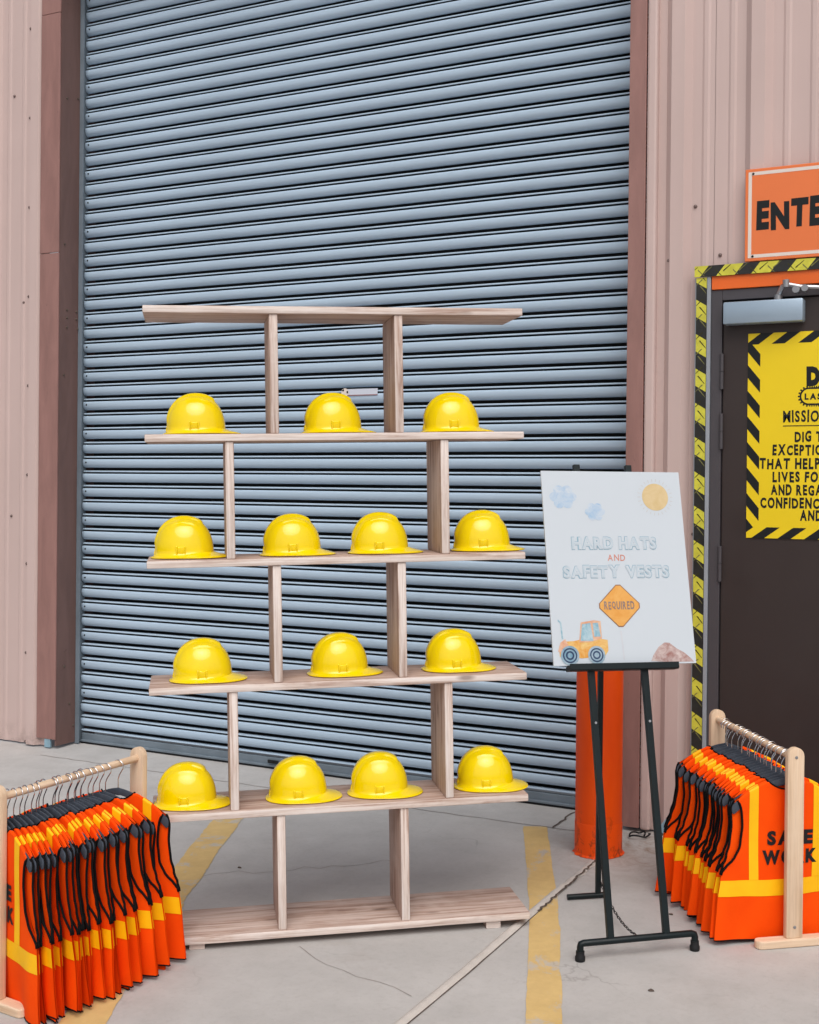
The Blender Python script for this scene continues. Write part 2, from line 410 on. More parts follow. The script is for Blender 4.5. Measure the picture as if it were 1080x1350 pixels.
# ------------------------------------------------------------------ building with ribbed siding
XL, XR = -4.6055, -1.5
bld = empty('warehouse_building', (-3.0, -.18, 0))
tag(bld, 'warehouse front of pale pink ribbed metal siding with brown trim around the big door', 'building')
bld_off = Vector((-3.0, -.18, 0))
def bpart(name, mb, mat, parent=None, **k):
    mb.v = [(x-bld_off.x, y-bld_off.y, z-bld_off.z) for x, y, z in mb.v]
    return mb.build(name, mat, parent or bld, **k)
YB = -.165          # flat of the siding
def siding(x0, x1, majors, minors, z0, z1, open_at=None):
    # profile as (x, outward)
    ev = []
    for m in majors: ev += [(m-.052, 0), (m-.026, .03), (m+.026, .03), (m+.052, 0)]
    for m in minors: ev += [(m-.016, 0), (m-.007, .0045), (m+.007, .0045), (m+.016, 0)]
    ev.sort(key=lambda e: e[0])
    def off(x):
        for a, b in zip(ev[:-1], ev[1:]):
            if a[0] <= x <= b[0] and b[0] > a[0]: return a[1]+(b[1]-a[1])*(x-a[0])/(b[0]-a[0])
        return 0
    xs = sorted(set([x0, x1]+[e[0] for e in ev if x0 < e[0] < x1]))
    mb = MB(); zs = [z0, z1]
    for i in range(len(xs)-1):
        a, b = xs[i], xs[i+1]
        mb.quad((a, YB-off(a), z0), (b, YB-off(b), z0), (b, YB-off(b), z1), (a, YB-off(a), z1))
        mb.quad((a, YB-off(a)+.0012, z0), (a, YB-off(a)+.0012, z1), (b, YB-off(b)+.0012, z1), (b, YB-off(b)+.0012, z0))
    return mb
H = 7.5
MAJ = [-1.368-.308*0, -1.055, -.745, -.435]+[-.125+.31*i for i in range(29)]
MIN = [-1.262, -1.158, -.95, -.85, -.64, -.54, -.33, -.23, -.02, .08]
# right side: panel left of the entry door, one above it, one beyond it
bpart('siding_panel', siding(-1.490, -1.225, MAJ, MIN, .004, H), M['pink'], recalc=False)
bpart('siding_panel', siding(-1.2265, -.20, MAJ, MIN, 2.215, H), M['pink'], recalc=False)
bpart('siding_panel', siding(-.2015, 9, MAJ, MIN, .004, H), M['pink'], recalc=False)
# left wall
LM = [-4.787-.308*i for i in range(33)]; Lm = [-4.885, -4.99, -5.195, -5.295]
bpart('siding_panel', siding(-15, -4.70, LM, Lm, .004, H), M['pink'], recalc=False)
# half rib and overlap by the door on the right
mb = MB(); mb.box(-1.494, -1.452, YB-.031, YB+.01, .004, H)
bpart('siding_edge_fold', mb, M['pink'], bevel=.010)
# header over the roll-up door, above the frame
mb = MB(); mb.box(XL-.05, XR+.05, -.16, -.02, 4.05, H); bpart('door_header', mb, M['brown'])
# jambs
mb = MB()
mb.box(-4.742, -4.6135, -.192, -.183, .045, 2.57); jl = bpart('jamb_flange', mb, M['brown'], bevel=.002)
mb = MB(); mb.box(-4.742, -4.6135, -.1935, -.184, 2.573, 3.81); bpart('jamb_flange', mb, M['brown'], bevel=.002)
mb = MB(); mb.box(-4.742, -4.6135, -.192, -.183, 3.813, 7.5); bpart('jamb_flange', mb, M['brown'], bevel=.002)
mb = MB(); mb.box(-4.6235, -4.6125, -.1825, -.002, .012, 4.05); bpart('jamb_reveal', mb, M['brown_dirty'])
mb = MB(); mb.box(-1.566, -1.4965, -.197, -.183, .01, 7.5); bpart('jamb_flange', mb, M['brown'], bevel=.002)
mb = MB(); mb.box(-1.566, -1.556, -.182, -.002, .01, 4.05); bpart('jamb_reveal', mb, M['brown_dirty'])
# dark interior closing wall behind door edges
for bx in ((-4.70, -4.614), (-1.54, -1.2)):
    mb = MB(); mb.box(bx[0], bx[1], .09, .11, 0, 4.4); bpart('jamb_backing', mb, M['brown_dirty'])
# base angle pieces: pale blue exposed steel at the foot of the trims
mb = MB(); mb.box(-4.690, -4.650, -.188, -.176, .0, .075); bpart('exposed_base_angle', mb, M['blue_patch'], bevel=.002)
mb = MB(); mb.prism([(-1.405, .006), (-1.375, .004), (-1.372, .05), (-1.385, .062), (-1.402, .04)], -.2005, -.196); bpart('paint_patch', mb, M['blue_patch'])
# screws
sm = MB(); sm.lathe([(.0075, 0), (.0075, .0025), (.005, .006), (.002, .0075)], 8)
sm.v = [(x, -z, y) for x, y, z in sm.v]; sme = sm.mesh('screw', smooth=True); sme.materials.append(M['screw'])
def screw(x, y, z, mat=None):
    o = link('screw', sme, None, bld); o.location = (x-bld_off.x, y-bld_off.y, z)
for k in range(9): screw(-4.843, YB-.001, .01+.47*k)
for x, z in ((-4.955, 3.43), (-4.878, 2.33), (-4.955, 1.2)): screw(x, YB-.001, z)
for x, z in [(-1.085, 2.72), (-1.20, 2.30), (-1.40, 2.29), (-.69, 2.72), (-1.30, 2.50), (-1.295, 1.2)]: screw(x, YB-.001 - (.018 if x in (-1.40,) else 0), z)
sm = MB(); sm.lathe([(.006, 0), (.006, .004), (.003, .006)], 8)
sm.v = [(z, x, y) for x, y, z in sm.v]; smr = sm.mesh('bolt', smooth=True); smr.materials.append(M['crack'])
for y, z in [(-.14, 3.38), (-.06, 3.40), (-.15, 2.62), (-.15, 1.94), (-.13, 2.28), (-.06, 2.28), (-.13, 2.24), (-.06, 2.24), (-.13, 2.19), (-.05, 2.19), (-.09, .22), (-.13, .42), (-.06, .1)]:
    o = link('bolt', smr, None, bld); o.location = (-4.6125-bld_off.x, y-bld_off.y, z)

# ------------------------------------------------------------------ roll-up door
door = empty('roll_up_door', (-3.0, 0, 0))
tag(door, 'closed blue-grey steel roll-up door of horizontal slats behind the shelf', 'roll-up door')
P_ = .0762
prof = [(-.060, .0), (-.060, -.0010), (.004, -.0012), (.0105, -.0026), (.0128, -.0060), (.0138, -.011), (.0140, -.0170), (.0135, -.0240), (.0118, -.0305), (.0085, -.0360),
        (.0036, -.0405), (-.0025, -.0440), (-.0090, -.0458), (-.0150, -.0420), (-.0300, -.0330), (-.0750, -.0320), (-.0750, -.0600), (-.0140, -.0605), (.0010, -.0612), (.0048, -.0625), (.0066, -.0650), (.0062, -.0682), (.0040, -.0692), (-.060, -.0696), (-.060, -.0762)]
def slat_mesh(seed):
    rnd = random.Random(seed); xs = [XL-3*0+.004+(XR-.02-XL)*i/12 for i in range(13)]; vs = []; fs = []; n = len(prof)
    dev = [rnd.uniform(-.0005, .0005) for _ in xs]; dv2 = [rnd.uniform(-.0004, .0004) for _ in xs]
    for x, d, e in zip(xs, dev, dv2):
        for o, z in prof: vs.append((x+3.0, -(o+(d if o > -.02 else 0)), z+e))
    for i in range(len(xs)-1):
        for k in range(n-1):
            a = i*n+k; fs.append((a, a+1, a+n+1, a+n))
    me = mesh('slat', vs, fs)
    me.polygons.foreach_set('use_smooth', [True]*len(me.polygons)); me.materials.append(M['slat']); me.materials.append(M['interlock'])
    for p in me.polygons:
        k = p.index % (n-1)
        if prof[k][0] < -.0095 and prof[k+1][0] < -.0095 or k == 12 or k in (1, 22): p.material_index = 1   # recessed joint faces coloured dark, deepening their shade
    bm = bmesh.new(); bm.from_mesh(me); bmesh.ops.recalc_face_normals(bm, faces=bm.faces)
    s_ = sum(f.normal.y for f in bm.faces)
    if s_ > 0: bmesh.ops.reverse_faces(bm, faces=bm.faces)
    for e in bm.edges: e.smooth = not (len(e.link_faces) == 2 and e.calc_face_angle(0) > R(50))
    bm.to_mesh(me); bm.free(); return me
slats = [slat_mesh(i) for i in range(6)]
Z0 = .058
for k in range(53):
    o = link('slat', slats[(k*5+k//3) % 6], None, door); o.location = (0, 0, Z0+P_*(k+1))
mb = MB(); mb.box(-1.60, 1.49, -.008, .012, .010, Z0-.004); mb.box(-1.60, 1.49, -.022, -.008, .010, .022)
mb.build('bottom_bar', M['guide'], door, bevel=.003)
mb = MB(); mb.box(-1.60, 1.49, -.014, .010, -.002, .0095); mb.build('rubber_seal', M['rubber'], door)
mb = MB(); mb.box(-1.6115, -1.600, -.040, -.030, .0, 4.05); mb.box(-1.6115, -1.6065, -.030, .02, .0, 4.05); mb.box(-1.611, -1.585, -.046, -.0402, .004, 4.05); mb.build('guide_rail', M['guide'], door)
mb = MB(); mb.box(1.47, 1.50, -.040, -.030, .0, 4.05); mb.build('guide_rail', M['guide'], door)
# rivets at the left ends of the slats
rm = MB(); rm.lathe([(.005, 0), (.004, .003), (.001, .004)], 7); rm.v = [(x, -z, y) for x, y, z in rm.v]; rme = rm.mesh('rivet', smooth=True); rme.materials.append(M['rubber'])
for k in range(2, 52, 2):
    o = link('rivet', rme, None, door); o.location = (-1.578, -.0142, Z0+P_*(k+1)-.018)
st = MB(); st.box(-.005+.02, .183, -.0165, -.0158, 1.800, 1.832); s1 = st.build('maker_label', M['sticker'], door)
st = MB(); st.box(.0155, .1825, -.0172, -.0166, 1.800, 1.8045); st.build('red_edge', M['sticker_red'], s1)
def disc(mb, cx, cz, r, y, n=24, r0=0, a0=0, a1=2*math.pi):
    if r0 == 0 and a1-a0 > 6.2: mb.poly([(cx+r*math.cos(2*math.pi*k/n), y, cz+r*math.sin(2*math.pi*k/n)) for k in range(n)])
    else:
        for k in range(n):
            p = a0+(a1-a0)*k/n; q = a0+(a1-a0)*(k+1)/n
            mb.quad((cx+r0*math.cos(p), y, cz+r0*math.sin(p)), (cx+r*math.cos(p), y, cz+r*math.sin(p)), (cx+r*math.cos(q), y, cz+r*math.sin(q)), (cx+r0*math.cos(q), y, cz+r0*math.sin(q)))
st = MB(); disc(st, .008, 1.816, .020, -.0180); st.build('emblem_disc', M['cream'], s1, recalc=False)
st = MB()
for a in (1.9, 4.0, 6.0): disc(st, .008, 1.816, .018, -.0186, 6, .010, a, a+.75)
st.build('emblem_mark', M['black'], s1, recalc=False)
mb = MB(); mb.box(-.40, -.34, -.032, -.022, .030, .046); mb.box(-.38, -.365, -.04, -.032, .034, .042); mb.build('door_latch', M['rubber'], door, bevel=.002)

# ------------------------------------------------------------------ lettering
def text_mesh(s, size, bold=0, name='t'):
    cu = bpy.data.curves.new(name, 'FONT'); cu.body = s; cu.size = size; cu.offset = bold; cu.resolution_u = 3; cu.align_x = 'LEFT'
    o = bpy.data.objects.new(name, cu); col.objects.link(o)
    bpy.context.view_layer.update()
    me = bpy.data.meshes.new_from_object(o.evaluated_get(bpy.context.evaluated_depsgraph_get()))
    bpy.data.objects.remove(o); return me
_gl = {}
def glyph(ch, bold):
    k = (ch, bold)
    if k not in _gl:
        me = text_mesh(ch, 1.0, bold); vs = [v.co.copy() for v in me.vertices]; fs = [tuple(p.vertices) for p in me.polygons]
        x0 = min(v.x for v in vs); x1 = max(v.x for v in vs); y0 = min(v.y for v in vs); y1 = max(v.y for v in vs)
        _gl[k] = ([((v.x-x0)/(x1-x0), (v.y-y0)/(y1-y0)) for v in vs], fs, (x1-x0)/(y1-y0))
    return _gl[k]
def letters(s, x, z, h, y, bold=.03, wscale=.8, gap=.16, space=.45, jit=0, seed=1, width=None, lean=0):
    """flat letters standing in the xz plane, facing -y; returns MB and end x"""
    rnd = random.Random(seed); mb = MB(); adv = []
    cx = 0
    for ch in s:
        if ch == ' ': cx += h*space; adv.append(None); continue
        g = glyph(ch, bold); w = h*g[2]*wscale; adv.append((cx, w, g)); cx += w+h*gap
    tot = cx-h*gap; k = (width/tot) if width else 1
    for a in adv:
        if a is None: continue
        ax, w, (vs, fs, _) = a; dh = 1+rnd.uniform(-jit, jit); dz = rnd.uniform(-jit, jit)*h*.5; sh = rnd.uniform(-jit, jit)*.8+lean; n = len(mb.v)
        for u, v in vs: mb.v.append((x+(ax+u*w)*k+(v-.5)*sh*h, y, z+dz+v*h*dh+(u-.5)*sh*w*.6))
        for f in fs: mb.f.append(tuple(i+n for i in f))
    return mb, x+tot*k
def face_front(me):      # make flat print look to -y
    bm = bmesh.new(); bm.from_mesh(me)
    for f in bm.faces:
        if f.normal.y > 0: f.normal_flip()
    bm.to_mesh(me); bm.free()
def put(mb, name, mat, parent, off=(0, 0, 0)):
    mb.v = [(x-off[0], y-off[1], z-off[2]) for x, y, z in mb.v]
    me = mb.mesh(name, recalc=False); me.update(); face_front(me); return link(name, me, mat, parent)

# ------------------------------------------------------------------ entry door
ED = Vector((-.735, -.165, 0))
ent = empty('entry_door', ED)
tag(ent, 'dark grey steel entry door with silver closer at the right edge', 'door')
def epart(name, mb, mat, parent=None, **k):
    mb.v = [(x-ED.x, y-ED.y, z-ED.z) for x, y, z in mb.v]; return mb.build(name, mat, parent or ent, **k)
X0, X1 = -1.225, -.20        # opening in the siding
mb = MB(); mb.box(X0, X0+.042, -.196, -.05, .004, 2.158); mb.box(X1-.042, X1, -.196, -.05, .004, 2.158); mb.box(X0+.042, X1-.042, -.195, -.05, 2.117, 2.158)
mb.box(X0+.042, X0+.052, -.176, -.05, .004, 2.117); mb.box(X1-.052, X1-.042, -.176, -.05, .004, 2.117)
epart('door_frame', mb, M['frame'], bevel=.002)
mb = MB(); mb.box(X0+.046, X1-.046, -.186, -.14, .012, 2.112); epart('door_leaf', mb, M['door'], bevel=.002)
mb = MB(); mb.box(X0+.002, X1-.002, -.203, -.15, 2.1595, 2.213); epart('orange_header', mb, M['orange_band'], bevel=.002)
mb = MB(); mb.box(X0-.016, X0-.001, -.206, -.166, .004, 2.215); epart('edge_strip', mb, M['edge_grey'], bevel=.002)
for z0, z1 in ((1.770, 1.908), (1.537, 1.675), (1.02, 1.158), (.22, .358)):
    mb = MB()
    zm = (z0+z1)/2
    mb.cyl((X0+.044, -.199, z0), (X0+.044, -.199, zm-.001), .0075, 10); mb.cyl((X0+.044, -.199, zm+.001), (X0+.044, -.199, z1), .0075, 10)
    epart('hinge', mb, M['frame'], smooth=True)
mb = MB(); mb.box(-1.168, -.868, -.248, -.190, 2.016, 2.102); cb = epart('closer_body', mb, M['closer'], bevel=.007, smooth=True)
mb = MB(); mb.cyl((-.965, -.218, 2.100), (-.965, -.218, 2.122), .016, 12); mb.tube([(-.965, -.222, 2.118), (-.945, -.240, 2.150), (-.930, -.250, 2.156)], .0095, 8); mb.tube([(-.930, -.250, 2.156), (-.88, -.235, 2.145), (-.80, -.212, 2.140)], .0085, 8)
mb.cyl((-.930, -.250, 2.144), (-.930, -.250, 2.172), .013, 12); mb.cyl((-.893, -.256, 2.134), (-.893, -.226, 2.134), .014, 12); mb.cyl((-.862, -.250, 2.138), (-.862, -.222, 2.138), .013, 12)
epart('closer_arm', mb, M['steel'], cb, smooth=True)
mb = MB(); mb.box(X0, X1, -.19, -.05, -.003, .0035); epart('threshold', mb, M['steel'])

# hazard strips around the door
def hazard(name, x0, x1, z0, z1, y, vertical, parent, off):
    mb = MB(); mb.box(x0, x1, y, y+.004, z0, z1)
    mb.v = [(a-off[0], b-off[1], c-off[2]) for a, b, c in mb.v]
    base = mb.build('strip', M['haz_black'], parent)
    L_ = (z1-z0) if vertical else (x1-x0); w = (x1-x0) if vertical else (z1-z0)
    sy = MB(); sd = MB(); sl = MB(); pit = .135; rnd = random.Random(len(name)+int(vertical)); s = -.05
    while s < L_+.1:
        def P(u, v):  # u along, v across
            return (x0+v, z1-u) if vertical else (x0+u, z0+v)
        sk = w*.62 if vertical else w*1.0
        if vertical: q = [P(s, 0), P(s+sk, w), P(s+sk+.068, w), P(s+.068, 0)]
        else: q = [P(s, 0), P(s+.072, 0), P(s+.072+sk*.8, w), P(s+sk*.8, w)]
        c = clip(q, x0, x1, z0, z1)
        if len(c) > 2: sy.poly([(a, y-.0006, b) for a, b in c])
        for j in range(4):
            dark = j < 2
            u = s+(.012+.034*j if dark else .075+.026*(j-2))+rnd.uniform(-.004, .004); v = w*(.25+.4*(j % 2))+rnd.uniform(-.004, .004)
            dx, dv = (.016, .013) if (j % 2) else (.014, -.014)
            tw = .0030
            q = [P(u-dx, v-dv-tw), P(u-dx, v-dv+tw), P(u+dx, v+dv+tw*.4), P(u+dx, v+dv-tw*.4)]
            c = clip(q, x0+.001, x1-.001, z0+.001, z1-.001)
            if len(c) > 2: (sd if dark else sl).poly([(a, y-.0012, b) for a, b in c])
        s += pit
    put(sy, 'yellow_stripes', M['haz_yellow'], base, off); put(sd, 'tread_marks', M['haz_dark'], base, off)['kind'] = 'stuff'; put(sl, 'tread_marks', M['haz_light'], base, off)['kind'] = 'stuff'
hz = empty('hazard_border', (-1.26, -.2, 0)); ho = (-1.26, -.2, 0)
tag(hz, 'black and yellow tread-plate hazard strip framing the entry door', 'door trim')
hazard('hazard_side', -1.283, -1.242, .004, 2.209, -.2050, True, hz, ho)
hazard('hazard_top', -1.289, -.15, 2.2115, 2.254, -.2110, False, hz, ho)
mb = MB(); mb.box(-1.288, -1.2415, -.2005, -.190, .004, 2.2095); mb.v = [(a-ho[0], b-ho[1], c) for a, b, c in mb.v]; mb.build('backing', M['edge_grey'], hz)
mb = MB(); mb.box(-1.288, -.15, -.2065, -.1955, 2.2165, 2.2535); mb.v = [(a-ho[0], b-ho[1], c) for a, b, c in mb.v]; mb.build('backing', M['edge_grey'], hz)

# poster on the door leaf
PO = Vector((-.735, -.187, 1.19))
po = empty('poster', PO); tag(po, 'yellow poster with black lettering and hazard-striped border on the dark door', 'poster')
px0, px1, pz0, pz1 = -1.082, -.388, 1.193, 1.982; py = -.1905
mb = MB(); mb.box(px0, px1, py, -.1868, pz0, pz1); mb.v = [(a-PO.x, b-PO.y, c-PO.z) for a, b, c in mb.v]; mb.build('sheet', M['poster_yellow'], po)
bw = .047; st = MB()
def stripes(rx0, rx1, rz0, rz1, slope, phase, pit=.099, wd=.049):
    n = -12
    for n in range(-14, 30):
        c0 = phase+n*pit
        if slope == 'v':   # stripes falling to the right on the sides
            q = [(rx0, rz1-c0), (rx1, rz1-c0-.058), (rx1, rz1-c0-.058-wd), (rx0, rz1-c0-wd)]
        else:
            q = [(rx0+c0, rz0), (rx0+c0+wd, rz0), (rx0+c0+wd+.058, rz1), (rx0+c0+.058, rz1)]
        c = clip(q, rx0, rx1, rz0, rz1)
        if len(c) > 2: st.poly([(a, py-.0006, b) for a, b in c])
stripes(px0, px0+bw, pz0+bw*.9, pz1-bw*.9, 'v', -.02); stripes(px1-bw, px1, pz0+bw*.9, pz1-bw*.9, 'v', .03)
stripes(px0, px1, pz1-bw*.9, pz1, 'h', -.01); stripes(px0, px1, pz0, pz0+bw*.9, 'h', .02)
put(st, 'border_stripes', M['black'], po, PO)
def ptext(s, x, z, h, bold=.02, w=None, seed=1, ws=.72, gap=.13, jit=.05):
    mb, xe = letters(s, x, z, h, py-.0006, bold, ws, gap, .38, jit, seed, w); put(mb, 'lettering', M['black'], po, PO); return xe
ptext('D', -.862, 1.772, .074, .09, seed=2, jit=.02)
xe = ptext('MISSION', -.947, 1.637, .046, .030, w=.165, seed=3)
mb = MB(); mb.box(-.947, -.947+.27, py-.0006, py-.0005, 1.622, 1.6255); put(mb, 'underline', M['black'], po, PO)
ptext('DIG T', -.903, 1.562, .041, .045, w=.100, seed=4); ptext('EXCEPTIO', -.985, 1.511, .041, .045, w=.184, seed=5)
ptext('THAT HELP', -1.033, 1.459, .041, .045, w=.224, seed=6); ptext('LIVES FOR', -.984, 1.409, .041, .045, w=.196, seed=7)
ptext('AND REGA', -.990, 1.359, .041, .045, w=.190, seed=8); ptext('CONFIDENCE', -1.029, 1.309, .041, .045, w=.240, seed=9); ptext('AND', -.880, 1.263, .041, .045, w=.080, seed=10)
# badge with toothed rim
def stadium(cx, cz, hw, r, n=14, teeth=0):
    pts = []
    for sgn, a0 in ((1, -math.pi/2), (-1, math.pi/2)):
        for k in range(n+1):
            a = a0+math.pi*k/n; pts.append((cx+sgn*hw+r*math.cos(a), cz+r*math.sin(a)))
    return pts
bmk = MB(); bc = (-.735, 1.735)
bmk.poly([(x, py-.0006, z) for x, z in stadium(bc[0], bc[1], .118, .034)])
for k in range(30):
    for sz in (1, -1):
        x = bc[0]-.116+.008*k; bmk.quad((x, py-.0006, bc[1]+sz*.0342), (x+.0042, py-.0006, bc[1]+sz*.0342), (x+.0042, py-.0006, bc[1]+sz*.039), (x, py-.0006, bc[1]+sz*.039))
for k in range(9):
    a = math.pi/2+math.pi*(k+.5)/9
    bmk.poly([(bc[0]-.118+(.0342 if j in (0, 3) else .040)*math.cos(a+d), py-.0006, bc[1]+(.0342 if j in (0, 3) else .040)*math.sin(a+d)) for j, d in enumerate((-.08, -.08, .08, .08))])
put(bmk, 'badge', M['black'], po, PO)
bm2 = MB(); bm2.poly([(x, py-.0011, z) for x, z in stadium(bc[0], bc[1], .118, .027)]); put(bm2, 'badge_field', M['poster_yellow'], po, PO)
mb, _ = letters('LAS', -.868, 1.722, .024, py-.0016, .05, .95, .18); put(mb, 'lettering', M['black'], po, PO)

# ENTER sign above the door
SO = Vector((-.75, -.21, 2.26))
sg = empty('enter_sign', SO); tag(sg, 'orange rectangular sign with black ENTER lettering and pale border above the door', 'sign')
sx0, sx1, sz0, sz1, syf = -1.094, -.40, 2.258, 2.612, -.215
mb = MB(); mb.box(sx0, sx1, syf, -.197, sz0, sz1); mb.v = [(a-SO.x, b-SO.y, c-SO.z) for a, b, c in mb.v]; mb.build('board', M['orange_sign'], sg, bevel=.002)
mb = MB(); a, b = .012, .025
for (u0, u1, w0, w1) in ((sx0+a, sx1-a, sz1-b, sz1-a), (sx0+a, sx1-a, sz0+a, sz0+b), (sx0+a, sx0+b, sz0+b, sz1-b), (sx1-b, sx1-a, sz0+b, sz1-b)):
    mb.quad((u0, syf-.0006, w0), (u1, syf-.0006, w0), (u1, syf-.0006, w1), (u0, syf-.0006, w1))
put(mb, 'border', M['cream'], sg, SO)
mb, _ = letters('ENTER', -1.050, 2.374, 0.112, syf-.0007, .06, .66, .05, jit=.07, seed=12); put(mb, 'lettering', M['black'], sg, SO)
for x, z in ((sx0+.03, sz1-.019), (sx0+.03, sz0+.018), (sx1-.03, sz1-.019), (sx1-.03, sz0+.018)):
    o = link('screw', rme, None, sg); o.location = (x-SO.x, syf-SO.y-.0008, z-SO.z)

# ------------------------------------------------------------------ bollard
BO = Vector((-1.560, -.505, gz(-.505)))
bo = empty('bollard', BO); tag(bo, 'orange painted steel bollard standing behind the easel', 'bollard')
mb = MB(); mb.lathe([(.089, -.02), (.089, .93), (.085, .965), (.07, .99), (.045, 1.005), (.015, 1.012)], 40); mb.build('post', M['bollard'], bo, smooth=True)
mb = MB(); mb.lathe([(.0905, -.02), (.0905, .118), (.0893, .122)], 40); mb.build('base_sleeve', M['bollard'], bo, smooth=True)
rnd = random.Random(5); mb = MB(); n = 48; ring0 = []; ring1 = []
for k in range(n):
    a = 2*math.pi*k/n; r = .095+rnd.uniform(-.003, .006)
    ring0.append((.0908*math.cos(a), .0908*math.sin(a), .007)); ring1.append((r*math.cos(a), r*math.sin(a), .0015+SL*r*math.sin(a)))
for k in range(n): mb.quad(ring0[k], ring1[k], ring1[(k+1) % n], ring0[(k+1) % n])
mb.build('paint_spill', M['bollard'], bo, smooth=True)

# black loose wire near the wall base
mb = MB(); pts = []
for k in range(26):
    a = k/25*7.0; pts.append((-1.475+.05*math.cos(a)*(.4+.02*k), -.255+.035*math.sin(a*1.1)-.0008*k, gz(-.26)+.007+.01*abs(math.sin(a*1.7))))
tag(mb_o := (lambda m: (m.tube(pts, .0035, 6), m.build('cable_offcut', M['rubber'], smooth=True))[1])(mb), 'loose curl of black wire lying at the wall base by the bollard', 'wire')

# ------------------------------------------------------------------ shelf
SH_O = Vector((-1.9833, -1.6976, .1869)); th = .6534; tx = -.0246; ty = -.0059
ax = Vector((math.cos(th), math.sin(th), -tx)); ay = Vector((-math.sin(th), math.cos(th), -ty)); ax.normalize()
az = ax.cross(ay).normalized(); ay = az.cross(ax)
ZB = [1.753, 1.359, .972, .5835, .191, -.192]; LS, DS, TS = 1.193, .2545, .0233
sh = empty('display_shelf', SH_O); tag(sh, 'whitewashed wooden display shelf of six boards with staggered uprights', 'shelf')
sh.matrix_world = Matrix(((ax.x, ay.x, az.x, SH_O.x), (ax.y, ay.y, az.y, SH_O.y), (ax.z, ay.z, az.z, SH_O.z), (0, 0, 0, 1)))
def pale_edges(o, mat):          # narrow sawn edges paler: heavier whitewash, plus front light put into the colour
    o.data.materials.append(mat)
    for p in o.data.polygons:
        if abs(p.normal.y) > .6: p.material_index = 1
def sw(a, b, z): return SH_O+ax*a+ay*b+az*z
for i, z in enumerate(ZB):
    mb = MB(); rnd = random.Random(i); nx = 12
    n0 = len(mb.v)
    for k in range(nx+1):
        x = -LS/2+LS*k/nx; bow = .0025*math.sin(math.pi*k/nx)*rnd.choice((-1, 1)) if False else 0
        for (y, zz) in ((0, z-TS), (DS, z-TS), (DS, z), (0, z)): mb.v.append((x, y+rnd.uniform(-.0006, .0006), zz+rnd.uniform(-.0003, .0003)))
    for k in range(nx):
        for j in range(4):
            a = n0+k*4+j; b = n0+k*4+(j+1) % 4; mb.f.append((a, b, b+4, a+4))
    mb.f.append((n0+3, n0+2, n0+1, n0)); e = n0+nx*4; mb.f.append((e, e+1, e+2, e+3))
    o = mb.build('shelf_board', M['wood_x'], sh, bevel=.003, smooth=True); pale_edges(o, M['edge_x'])
DIV = [(-.200, .1934), (-.3405, .337), (-.200, .194), (-.3405, .3395), (-.199, .192)]
for g, pair in enumerate(DIV):
    for x in pair:
        mb = MB(); mb.box(x-.0135, x+.0135, .006, DS-.004, ZB[g+1]+.0002, ZB[g]-TS-.0002)
        o = mb.build('upright', M['wood_z'], sh, bevel=.0035, smooth=True); pale_edges(o, M['edge_z'])
for xc in (-.464, .478):
    w = .024; cs = [(xc-w, .012), (xc+w, .012), (xc+w, .245), (xc-w, .245)]
    mb = MB(); zt = ZB[5]-TS-.0002; lo = []
    for (a, b) in cs:
        p = sw(a, b, zt); h = (p.z-gz(p.y))/az.z; lo.append((a, b, zt-h))
    n = 0; mb.v = [(a, b, zt) for a, b in cs]+lo
    mb.f = [(0, 1, 2, 3), (7, 6, 5, 4), (0, 4, 5, 1), (1, 5, 6, 2), (2, 6, 7, 3), (3, 7, 4, 0)]
    o = mb.build('foot_runner', M['wood_x'], sh, bevel=.002); pale_edges(o, M['edge_x'])

